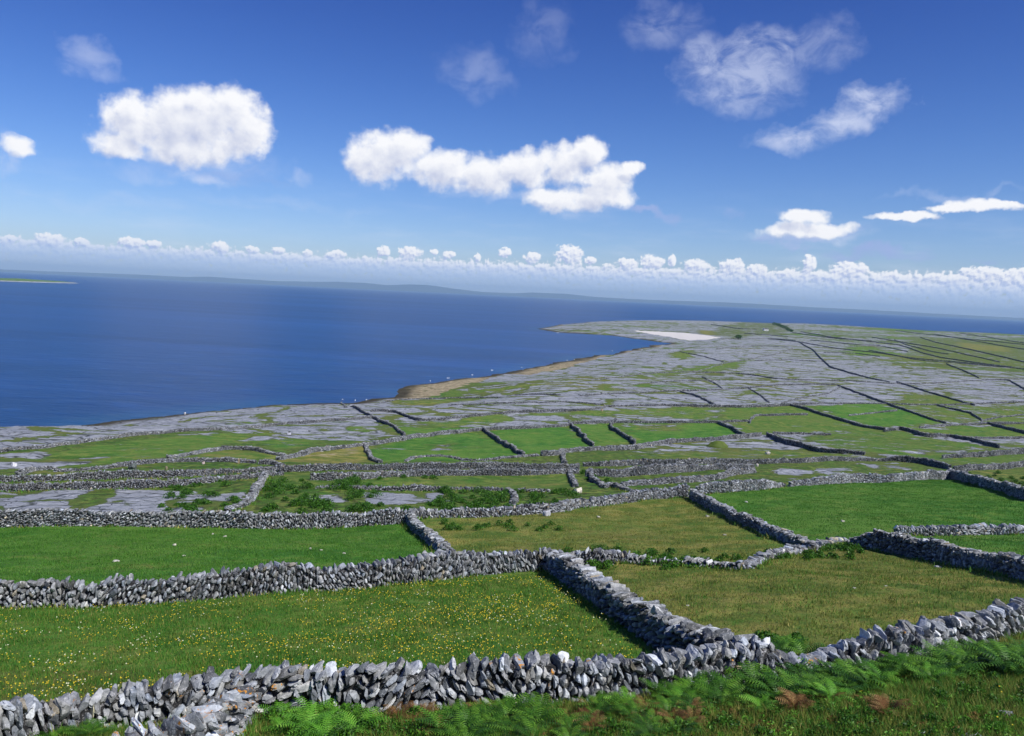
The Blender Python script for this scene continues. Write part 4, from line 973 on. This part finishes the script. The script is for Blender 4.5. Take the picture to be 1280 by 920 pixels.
ferns('fern_light', rnd(1010, 862, 1060, 880, 3)+rnd(1100, 850, 1190, 866, 3)+rnd(775, 882, 800, 895, 3)+rnd(855, 868, 885, 885, 3)+rnd(640, 895, 665, 910, 2)+rnd(940, 880, 960, 890, 2), 'yellowish bracken among the dark bracken by the nearest wall', 'yellowish bracken', .4, .65)

# ------------------------------------------------------------------ flowers
def flower_mesh(name, mat, r, n, seed, hgt):
    rs = RS(seed); V = [(0, 0, hgt)]; F = []
    for k in range(n):
        a = 2*math.pi*k/n; a0, a1 = a-.42*math.pi*2/n, a+.42*math.pi*2/n
        b = len(V); V += [(math.cos(a0)*r*.8, math.sin(a0)*r*.8, hgt+r*.25), (math.cos(a)*r, math.sin(a)*r, hgt+r*.3), (math.cos(a1)*r*.8, math.sin(a1)*r*.8, hgt+r*.25)]
        F += [(0, b, b+1), (0, b+1, b+2)]
    head = len(F)
    b = len(V); w = .004
    V += [(-w, 0, 0), (w, 0, 0), (0, w, hgt), (0, -w, 0)]; F += [(b, b+1, b+2), (b+1, b+3, b+2)]
    o = mesh_np(name, V, F, mat); me = o.data; bpy.data.objects.remove(o)
    me.materials.append(M['stem'])
    for p in list(me.polygons)[head:]: p.material_index = 1
    return me
FY = flower_mesh('yellow_flower', M['yellow'], .018, 5, 1, .20); FW = flower_mesh('white_flower', M['white'], .021, 7, 2, .26)
W1_ = castxy(F1); rs = RS(44)
x0, y0 = W1_.min(0); x1, y1 = W1_.max(0)
c = np.stack([rs.uniform(x0, x1, 26000), rs.uniform(y0, y1, 26000)], 1)
c = c[poly_sd(c[:, 0], c[:, 1], W1_) > .35]
dn = .55*fbm(c[:, 0]/5., c[:, 1]/2.5, 45, 3)+.45*fbm(c[:, 0]/1., c[:, 1]/1., 46, 2)
c = c[dn + rs.uniform(-.16, .16, len(c)) > .55][:4200]
isw = rs.rand(len(c)) < .10+.25*(fbm(c[:, 0]/3, c[:, 1]/3, 48, 2) > .58)
# left field, a few in the foreground and near walls
fgp = castxy([(rs.uniform(640, 1270), rs.uniform(862, 915)) for _ in range(22)])
c = np.concatenate([c, fgp]); isw = np.r_[isw, np.zeros(len(fgp), bool)]
dist = np.hypot(c[:, 0], c[:, 1])
tz = hz(c[:, 0], c[:, 1])
Pm = np.stack([c[:, 0], c[:, 1], tz], 1)-CAM; dz = Pm@_F; pxx = 640+FPX*(Pm@_R)/dz; pyy = 460-FPX*(Pm@_U)/dz
inv = (pxx > 0) & (pxx < 1280) & (pyy < 920)
for wh, me, nm, lab, grp in ((False, FY, 'yellow_flower', 'small yellow flower in the grass of the near walled field', 'yellow flowers'), (True, FW, 'white_flower', 'small white flower in the grass of the near walled field', 'white flowers')):
    ix = np.nonzero((isw == wh) & inv)[0]; ix = ix[np.argsort(dist[ix])]
    rest = list(ix[300:]) + list(np.nonzero((isw == wh) & ~inv)[0])
    for k in ix[:300]:
        o = bpy.data.objects.new(nm, me); COL.objects.link(o); o.location = (c[k, 0], c[k, 1], tz[k]-.02)
        o.rotation_euler = (.45+rs.normal(0, .2), rs.normal(0, .25), rs.uniform(-.6, .6)); s = rs.uniform(.7, 1.25); o.scale = (s, s, s*rs.uniform(.7, 1.2))
        tag(o, lab if k < len(c)-len(fgp) else 'small yellow flower in the rough foreground grass', 'flower', grp if k < len(c)-len(fgp) else 'yellow foreground flowers')
    if rest:
        src = np.array([v_.co for v_ in me.vertices]); nf = [tuple(p.vertices) for p in me.polygons]; mi = [p.material_index for p in me.polygons]
        V = []; F = []; MI = []
        for k in rest:
            s = rs.uniform(.7, 1.35); b = len(V)*0+len(F)*0
            tilt = .45+rs.normal(0, .2); q = src*s; y_, z_ = q[:, 1]*math.cos(tilt)-q[:, 2]*math.sin(tilt), q[:, 1]*math.sin(tilt)+q[:, 2]*math.cos(tilt)
            V.append(np.stack([q[:, 0]+c[k, 0], y_+c[k, 1], z_+tz[k]-.02], 1))
        nV = len(src); F = np.concatenate([np.array(nf)+i_*nV for i_ in range(len(rest))])
        o = mesh_np('wildflowers', np.concatenate(V), F, M['yellow' if not wh else 'white'])
        o.data.materials.append(M['stem']); o.data.polygons.foreach_set('material_index', np.tile(np.array(mi, np.int32), len(rest)))
        tag(o, ('scattered yellow' if not wh else 'scattered white')+' wildflowers further up the walled field', kind='stuff')

# ------------------------------------------------------------------ far things
def boxmb(V, F, x0, x1, y0, y1, z0, z1):
    b = len(V); V += [(x0, y0, z0), (x1, y0, z0), (x1, y1, z0), (x0, y1, z0), (x0, y0, z1), (x1, y0, z1), (x1, y1, z1), (x0, y1, z1)]
    F += [(b, b+3, b+2, b+1), (b+4, b+5, b+6, b+7), (b, b+1, b+5, b+4), (b+1, b+2, b+6, b+5), (b+2, b+3, b+7, b+6), (b+3, b, b+4, b+7)]
def empty(name, loc, rz=0):
    o = bpy.data.objects.new(name, None); COL.objects.link(o); o.location = loc; o.rotation_euler = (0, 0, rz); return o
g = cast(957, 413.2)
ct = empty('cottage', (g[0], g[1], g[2]-.2), .2); tag(ct, 'tiny white cottage in the green patch far out on the headland', 'cottage')
V, F = [], []; boxmb(V, F, -5, 5, -3, 3, 0, 3); mesh_np('wall', V, F, M['whitewash'], ct)
for sgn in (-1, 1):
    mesh_np('gable', [(sgn*5, -3, 3), (sgn*5, 3, 3), (sgn*5, 0, 5.2), (sgn*4.6, -3, 3), (sgn*4.6, 3, 3), (sgn*4.6, 0, 5.2)], [(0, 1, 2), (3, 5, 4), (0, 2, 5), (0, 5, 3), (1, 4, 5), (1, 5, 2)], M['whitewash'], ct)
rf = mesh_np('roof', [(-5.2, -3.3, 2.9), (5.2, -3.3, 2.9), (5.2, 0, 5.4), (-5.2, 0, 5.4), (5.2, 3.3, 2.9), (-5.2, 3.3, 2.9), (-5.2, -3.3, 3.1), (5.2, -3.3, 3.1), (5.2, 0, 5.6), (-5.2, 0, 5.6), (5.2, 3.3, 3.1), (-5.2, 3.3, 3.1)],
             [(6, 7, 8, 9), (9, 8, 10, 11), (0, 3, 2, 1), (3, 5, 4, 2), (0, 1, 7, 6), (5, 11, 10, 4)], M['slate'], ct)
for xx in (-4.4, 4.4):
    V, F = [], []; boxmb(V, F, xx-.4, xx+.4, -.4, .4, 5, 6.3); mesh_np('chimney', V, F, M['whitewash'], rf)
for xx in (-3, 3):
    V, F = [], []; boxmb(V, F, xx-.5, xx+.5, -3.05, -2.9, 1, 2.1); mesh_np('window', V, F, M['glass'], ct)
V, F = [], []; boxmb(V, F, -.45, .45, -3.05, -2.9, 0, 2.05); mesh_np('door', V, F, M['slate'], ct)

rst = RS(8)
for k, (px, py, hh) in enumerate([(968, 407.2, 9), (973, 408, 8), (977, 410, 8), (981, 412, 9), (985, 414, 7), (989, 415.2, 6), (923, 424.5, 7)]):
    g = cast(px, py); tr = empty('bushy_tree', (g[0], g[1], g[2]-.2))
    tag(tr, 'lone dark tree left of the far headland wall' if k == 6 else 'dark wind bent tree in the row beside the far cottage', 'tree', None if k == 6 else 'trees by the far cottage')
    m = 700; u = rst.normal(size=(m, 3)); u /= np.linalg.norm(u, axis=1)[:, None]; u *= rst.uniform(.45, 1, m)[:, None]**.5
    lob = 1+.45*np.sin(u[:, 0]*5+k)*np.cos(u[:, 1]*4+u[:, 2]*5)
    cc = u*np.array([hh*.75, hh*.6, hh*.38])*lob[:, None]+np.array([0, 0, hh*.62])
    d1 = rst.normal(size=(m, 3)); d1 /= np.linalg.norm(d1, axis=1)[:, None]; d2 = np.cross(d1, rst.normal(size=(m, 3))); d2 /= np.linalg.norm(d2, axis=1)[:, None]
    l = rst.uniform(.3, .8, m)[:, None]
    V = np.stack([cc-d1*l, cc+d2*l*.6, cc+d1*l, cc-d2*l*.6], 1).reshape(-1, 3)
    mesh_np('crown', V, np.arange(len(V)).reshape(-1, 4), M['fern'], tr, tint=np.repeat(rst.uniform(0, .5, m), 4))
    a = np.arange(6)*math.pi/3; V = np.concatenate([np.stack([np.cos(a)*r_, np.sin(a)*r_, a*0+z_], 1) for r_, z_ in ((.4, 0), (.25, hh*.35), (.1, hh*.7))])
    mesh_np('trunk', V, [(r_*6+i_, r_*6+(i_+1) % 6, r_*6+6+(i_+1) % 6, r_*6+6+i_) for r_ in range(2) for i_ in range(6)], M['slate'], tr)

# low islet with a lighthouse on the left horizon
c = sea_hit(12, 351.0); c2 = sea_hit(-60, 348.); 
L_ = np.linalg.norm(sea_hit(60, 351)-sea_hit(-60, 347)); dd = np.linalg.norm(c)
n_ = 60; U1, V1 = np.meshgrid(np.linspace(-1, 1, n_), np.linspace(-1, 1, 24))
ix_ = c[0]+U1*L_*.34; iy_ = c[1]+V1*520-U1*60
dm = 1-(U1**2+V1**2*.9); zz = np.where(dm > 0, np.clip(dm, 0, 1)**.6*13, dm*12)*(.7+.6*fbm(U1*4+3, V1*3, 5, 3))-.6
q = np.arange(n_-1)[None]+np.arange(23)[:, None]*n_; F = np.stack([q, q+1, q+1+n_, q+n_], -1).reshape(-1, 4)
gr = sstep(3.5, 6.5, zz)
isl = mesh_np('island_terrain', np.stack([ix_.ravel(), iy_.ravel(), zz.ravel()], 1), F, M['ground'], smooth=True,
              attrs=dict(cover=np.stack([(1-gr).ravel()*.9, gr.ravel()*0, gr.ravel()*.3], 1), extra=np.stack([(1-gr).ravel()*.45, gr.ravel()*0, gr.ravel()*0], 1), wet=gr.ravel()*0))
tag(isl, 'low green islet with a pale shore on the left horizon', kind='structure')
lh = sea_hit(25, 350.0); lt = empty('lighthouse', (float(np.interp(0, [0, 1], [lh[0], lh[0]])), float(c[1]), 10.5)); tag(lt, 'tiny white lighthouse on the low islet at the left horizon', 'lighthouse')
a = np.arange(16)*math.pi/8
def ring(rads, name, mat, parent):
    V = np.concatenate([np.stack([np.cos(a)*r_, np.sin(a)*r_, a*0+z_], 1) for r_, z_ in rads]); m = len(rads)
    return mesh_np(name, V, [(r_*16+i_, r_*16+(i_+1) % 16, r_*16+16+(i_+1) % 16, r_*16+16+i_) for r_ in range(m-1) for i_ in range(16)], mat, parent, smooth=True)
ring([(3.2, -2), (2.4, 16), (3.2, 16.2), (3.2, 17)], 'tower', M['whitewash'], lt)
ring([(1.7, 17), (1.7, 19.5), (.1, 21.5)], 'lantern', M['slate'], lt)

# distant mainland hills
def ridge(name, label, D, pts, col, seed, depth_=3500):
    """pts: (px, height above horizon in px)"""
    m_, nt = newmat(name+'_ground'); N = NT(nt)
    n = N.noise(N.pos(), .0012, 5, .6); N.bsdf(N.mix(n, tuple(v*.7 for v in col), tuple(v*1.4 for v in col)), .95, .1)
    pxs = np.linspace(pts[0][0], pts[-1][0], 260); hp = np.interp(pxs, [p[0] for p in pts], [p[1] for p in pts])
    hp = .5*hp*(1+.35*(fbm(pxs/55., pxs*0+seed, seed, 4)-.5)) 
    V = []; n_ = len(pxs)
    az_ = np.arctan((pxs-640)/FPX/math.cos(PITCH)*.998)
    for j_, (dk, hk) in enumerate(((0, 0), (.15, .22), (.4, .6), (.7, .92), (1., 1.), (1.4, .55), (2., -.02))):
        D_ = D+depth_*dk; hh = hp/FPX*np.hypot(1, (pxs-640)/FPX)*0+hp/FPX*(D+depth_)*hk + CAM[2]*(hk > 0)*hk
        hh = hh*(1+.25*hk*(1-hk)*(fbm(pxs/18., pxs*0+j_, seed+j_, 3)-.5)*4)
        if hk <= 0: hh = hh*0-2
        V.append(np.stack([np.sin(az_)*D_/np.cos(az_)*1., np.full(n_, D_), hh], 1))
    V = np.concatenate(V); q = (np.arange(n_-1)[None]+np.arange(6)[:, None]*n_); F = np.stack([q, q+1, q+1+n_, q+n_], -1).reshape(-1, 4)
    o = mesh_np(name, V, F, m_, smooth=True); tag(o, label, kind='structure'); return o
ridge('hills', 'hazy blue mainland hills along the left and centre horizon', 32000, [(-120, 2), (0, 3), (100, 4), (180, 6), (230, 6), (260, 9), (300, 7), (350, 6), (420, 12), (450, 13), (480, 10), (505, 14), (530, 14), (560, 8), (600, 4), (640, 5), (660, 9), (700, 9), (740, 5), (800, 4), (860, 5), (900, 2)], (.05, .065, .075), 3)
ridge('hills', 'low hazy coast along the right horizon', 30000, [(820, 1), (850, 5), (900, 7), (960, 6), (1010, 5), (1080, 5), (1150, 4), (1250, 3), (1320, 3), (1420, 2)], (.05, .065, .075), 7, 2000)

# ------------------------------------------------------------------ haze
V, F = [], []; boxmb(V, F, -40000, 40000, -40000, 40000, -17, 420)
hm, nt = newmat('haze_air'); N = NT(nt)
pv = N.n('ShaderNodeVolumePrincipled'); pv.inputs['Color'].default_value = (.50, .76, 1., 1); pv.inputs['Density'].default_value = 4e-5
o_ = N.n('ShaderNodeOutputMaterial'); nt.links.new(pv.outputs[0], o_.inputs['Volume'])
hz_o = mesh_np('haze', V, F, hm); tag(hz_o, 'thin blue sea haze', kind='stuff')

# ------------------------------------------------------------------ sun and sky
SUN_AZ, SUN_EL = math.radians(128), math.radians(48)
s = Vector((math.sin(SUN_AZ)*math.cos(SUN_EL), math.cos(SUN_AZ)*math.cos(SUN_EL), math.sin(SUN_EL)))
sl = bpy.data.lights.new('sun', 'SUN'); sl.energy = 4.8; sl.angle = math.radians(.5); sl.color = (1, .96, .90)
so = bpy.data.objects.new('sun', sl); COL.objects.link(so); so.rotation_euler = s.to_track_quat('Z', 'Y').to_euler(); so.location = (0, 0, 300)

w = bpy.data.worlds.new('World'); C.world = w; w.use_nodes = True; nt = w.node_tree; nt.nodes.clear(); N = NT(nt)
sky = N.n('ShaderNodeTexSky', sky_type='NISHITA'); sky.sun_disc = False; sky.sun_elevation = SUN_EL; sky.sun_rotation = SUN_AZ
sky.altitude = 50; sky.air_density = 1.; sky.dust_density = .3; sky.ozone_density = 3.
D = N.n('ShaderNodeTexCoord').outputs['Generated']
dx, dy, dzz = N.sep(N.vm('NORMALIZE', D))
deg = 57.29578
AZ = N.m('MULTIPLY', N.m('ARCTAN2', dx, dy), deg); EL = N.m('MULTIPLY', N.m('ARCSINE', dzz), deg)
def azel(px, py):
    d = ray(px, py); return math.degrees(math.atan2(d[0], d[1])), math.degrees(math.asin(d[2]))
DPP = math.degrees(1/FPX)
HARD = [(165, 148, 34, 32), (235, 160, 70, 38), (190, 160, 58, 40), (250, 150, 55, 42), (285, 136, 42, 32), (310, 160, 34, 34), (230, 182, 78, 26), (150, 182, 34, 18),
        (476, 197, 48, 36), (510, 185, 32, 26), (555, 212, 44, 28), (610, 218, 50, 28), (660, 212, 44, 26), (705, 205, 40, 28), (735, 190, 26, 24), (760, 222, 34, 22), (745, 245, 54, 19), (690, 250, 40, 16), (792, 210, 16, 9),
        (1005, 270, 30, 9), (990, 286, 44, 11), (1030, 287, 40, 9),
        (1225, 258, 40, 7), (1190, 262, 30, 5), (1130, 271, 42, 5), (1250, 255, 24, 4), (20, 180, 18, 12)]
HEADS = [(12, 299, 10, 6), (62, 301, 20, 9), (102, 303, 10, 6), (165, 303, 17, 7), (192, 305, 10, 5), (275, 309, 14, 8), (315, 312, 10, 5), (348, 313, 10, 5), (385, 316, 7, 5), (420, 318, 14, 6), (480, 314, 9, 8), (513, 316, 17, 9), (543, 315, 6, 4), (562, 318, 9, 6), (597, 322, 5, 6),
         (631, 316, 10, 7), (665, 322, 14, 8), (712, 318, 20, 14), (738, 326, 9, 6), (785, 330, 16, 8), (815, 328, 18, 10), (840, 326, 6, 9), (870, 332, 20, 9), (915, 334, 18, 12), (945, 338, 17, 9), (985, 344, 14, 9), (1012, 330, 9, 12), (1022, 344, 12, 7), (1062, 338, 24, 12), (1040, 346, 16, 8), (1100, 348, 16, 6), (1130, 350, 12, 5),
         (1190, 350, 20, 9), (1230, 343, 26, 10), (1265, 348, 26, 12), (1300, 352, 30, 12)]
SOFT = [(110, 70, 36, 22, 0.38), (240, 224, 40, 12, 0.6), (375, 222, 16, 10, 0.3), (595, 92, 48.6, 32.4, 0.25), (680, 42, 35.1, 45.9, 0.18), (880, 78, 45.9, 37.8, 0.51), (930, 95, 81.0, 48.6, 0.54), (965, 70, 67.5, 35.1, 0.57), (1030, 55, 40.5, 35.1, 0.3), (835, 35, 54.0, 35.1, 0.3), (975, 178, 40.5, 17.55, 0.57), (1010, 166, 48.6, 20.25, 0.66), (1050, 150, 51.3, 22.95, 0.7), (1095, 127, 45.9, 22.95, 0.66), (5, 190, 30, 30, 0.45), (300, 205, 60, 22, 0.3), (200, 215, 80, 18, 0.3), (740, 262, 80, 10, 0.3), (1180, 240, 90, 5, 0.28), (350, 255, 150, 9, 0.18), (150, 255, 120, 10, 0.16), (1010, 292, 80, 12, 0.6), (640, 240, 120, 12, 0.35)]
DARK = [(810, 265, 36, 7, .9), (1112, 316, 56, 8, 1.3), (1075, 321, 34, 6, .9), (1243, 325, 22, 4, .5), (1045, 285, 40, 6, .5), (1010, 310, 14, 4, .45), (920, 264, 18, 6, .35), (265, 215, 70, 8, .3), (985, 297, 56, 8, .8), (330, 228, 40, 5, .25)]

def blobfield(vec, blobs, soft=False):
    acc = None
    for b in blobs:
        a, e = azel(b[0], b[1]); sx_ = 1/(b[2]*DPP); sy_ = 1/(b[3]*DPP)
        q = N.vm('MULTIPLY_ADD', vec, (sx_, sy_, 0)); q.node.inputs[2].default_value = (-a*sx_, -e*sy_, 0)
        v = N.m('SUBTRACT', 1., N.vm('DOT_PRODUCT', q, q))       # 1 in the middle, 0 on the rim
        if len(b) > 4: v = N.m('MULTIPLY', N.m('MAXIMUM', v, -.0 if soft else -5.), b[4])
        if acc is None: acc = v
        elif soft: acc = N.m('MAXIMUM', acc, v)
        else: acc = N.m('SMOOTH_MAX', acc, v, .35)
    return acc
P0 = N.comb(AZ, EL, 0.)
def field(P):
    """cumulus density at direction P (degrees)"""
    w1 = N.n('ShaderNodeTexNoise'); N.put(w1.inputs['Vector'], P); w1.inputs['Scale'].default_value = .55; w1.inputs['Detail'].default_value = 5; w1.inputs['Roughness'].default_value = .6
    wp = N.vm('MULTIPLY_ADD', N.vm('SUBTRACT', w1.outputs['Color'], (.5, .5, .5)), (1.5, 1.1, 0)); N.put(wp.node.inputs[2], P)
    return wp
def cumulus(P):
    wp = field(P)
    b = blobfield(wp, HARD)
    v = N.m('SUBTRACT', .55, N.vor(P, 1.1, 'SMOOTH_F1', dim='2D'))
    n = N.m('SUBTRACT', N.noise(P, .75, 9, .56), .5)
    return N.m('ADD', b, N.m('ADD', N.m('MULTIPLY', n, 1.75), N.m('MULTIPLY', v, .30)))
def bank(P):
    """row of cumulus over the horizon"""
    w1 = N.n('ShaderNodeTexNoise'); N.put(w1.inputs['Vector'], P); w1.inputs['Scale'].default_value = 2.6; w1.inputs['Detail'].default_value = 4; w1.inputs['Roughness'].default_value = .6
    wp = N.vm('MULTIPLY_ADD', N.vm('SUBTRACT', w1.outputs['Color'], (.5, .5, .5)), (.45, .35, 0)); N.put(wp.node.inputs[2], P)
    b = blobfield(wp, HEADS)
    a_, e_, _ = N.sep(P)
    pa = N.vm('MULTIPLY', P, (1, 0, 0))
    top = N.m('ADD', 2.0, N.m('MULTIPLY', N.noise(pa, .45, 5, .75), .9)); top = N.m('ADD', top, N.m('MULTIPLY', a_, .012))
    body = N.m('MULTIPLY', N.m('SUBTRACT', top, e_), 1.6)
    b = N.m('SMOOTH_MAX', b, N.m('MINIMUM', body, .6), .3)
    n = N.m('SUBTRACT', N.noise(P, 2.6, 8, .6), .5)
    return N.m('ADD', b, N.m('MULTIPLY', n, 2.4))
OFF = N.vm('ADD', P0, (.45, .75, 0)); OFF2 = N.vm('ADD', P0, (.10, .16, 0))
c0, c1 = cumulus(P0), cumulus(OFF)
b0, b1 = bank(P0), bank(OFF2)
# sky colour: polariser-deep blue
hs = N.n('ShaderNodeHueSaturation'); hs.inputs['Saturation'].default_value = 1.28; hs.inputs['Value'].default_value = 1.; N.put(hs.inputs['Color'], sky.outputs[0]); SKYC = hs.outputs[0]
SKYC = N.mix(1., SKYC, N.mix(N.ss(EL, 1., 26.), (.78, .85, 1.17), (.455, .445, .885)), 'MULTIPLY')
bg = N.n('ShaderNodeBackground'); N.put(bg.inputs[0], SKYC); bg.inputs[1].default_value = .10
def layer(prev, mask, color, strength=1.):
    e = N.n('ShaderNodeBackground'); N.put(e.inputs[0], color); N.put(e.inputs[1], strength)
    mx = N.n('ShaderNodeMixShader'); N.put(mx.inputs[0], mask); nt.links.new(prev, mx.inputs[1]); nt.links.new(e.outputs[0], mx.inputs[2]); return mx.outputs[0]
sh = bg.outputs[0]
# thin cirrus veil + soft clouds
sn = N.noise(N.vm('MULTIPLY', P0, (1, 1.5, 0)), .42, 8, .62, .5)
wpS = N.n('ShaderNodeTexNoise'); N.put(wpS.inputs['Vector'], P0); wpS.inputs['Scale'].default_value = .4; wpS.inputs['Detail'].default_value = 6; wpS.inputs['Roughness'].default_value = .55
WS = N.vm('MULTIPLY_ADD', N.vm('SUBTRACT', wpS.outputs['Color'], (.5, .5, .5)), (5.2, 3.4, 0)); N.put(WS.node.inputs[2], P0)
soft = N.m('MULTIPLY', N.m('MAXIMUM', blobfield(WS, SOFT, True), 0.), N.ss(sn, .30, .64, .15, 1.2))
sh = layer(sh, N.m('MULTIPLY', N.m('POWER', soft, 1.2), .95, clamp=True), (.68, .73, .90))
dark = N.m('MULTIPLY', blobfield(WS, DARK, True), N.ss(sn, .25, .65, .4, 1.1))
sh = layer(sh, N.m('MULTIPLY', N.m('MAXIMUM', dark, 0.), .85, clamp=True), (.34, .43, .74))
veil = N.m('MULTIPLY', N.ss(EL, 9., 1.), N.ss(N.noise(N.vm('MULTIPLY', P0, (.3, 1.6, 0)), .6, 6, .6), .45, .8, 0, .28))
sh = layer(sh, veil, (.75, .80, .92))
lit = N.m('ADD', N.ss(N.m('SUBTRACT', c0, c1), -1.5, .3, 0, .50), N.ss(c1, 1.5, .2, 0, .55))
thin = N.ss(c0, .1, 1.1)
cc = N.mix(lit, (.38, .44, .66), (.93, .93, .95)); cc = N.mix(N.ss(EL, 0., 30., 0, .0), cc, (.6, .65, .85))
sh = layer(sh, N.ss(c0, -.05, .85), cc)
litb = N.ss(N.m('SUBTRACT', b0, b1), -.7, .45)
low = N.ss(EL, 2.6, .9)
cb = N.mix(litb, (.42, .50, .75), (.96, .96, .98)); cb = N.mix(N.m('MULTIPLY', low, .80), cb, (.40, .56, .90))
mb = N.m('MULTIPLY', N.ss(b0, .05, .5), N.lin(EL, .2, 1.9, .55, 1.))
sh = layer(sh, N.m('MULTIPLY', mb, N.ss(EL, -.5, 0.)), cb)
ow = N.n('ShaderNodeOutputWorld'); nt.links.new(sh, ow.inputs[0])

# ------------------------------------------------------------------ camera object
cam = bpy.data.cameras.new('camera'); co = bpy.data.objects.new('camera', cam); COL.objects.link(co); C.camera = co
cam.sensor_width = 36; cam.lens = FPX*36/1280; cam.clip_end = 120000; cam.clip_start = .5
from mathutils import Matrix
co.matrix_world = Matrix(((_R[0], _U[0], -_F[0], 0), (_R[1], _U[1], -_F[1], 0), (_R[2], _U[2], -_F[2], CAM[2]), (0, 0, 0, 1)))
C.view_settings.view_transform = 'Standard'; C.view_settings.look = 'None'; C.view_settings.exposure = .12; C.view_settings.gamma = 1
C.cycles.use_denoising = True
C.cycles.max_bounces = 5; C.cycles.diffuse_bounces = 2; C.cycles.glossy_bounces = 2; C.cycles.transparent_max_bounces = 8; C.cycles.volume_bounces = 0
C.cycles.sample_clamp_indirect = 4
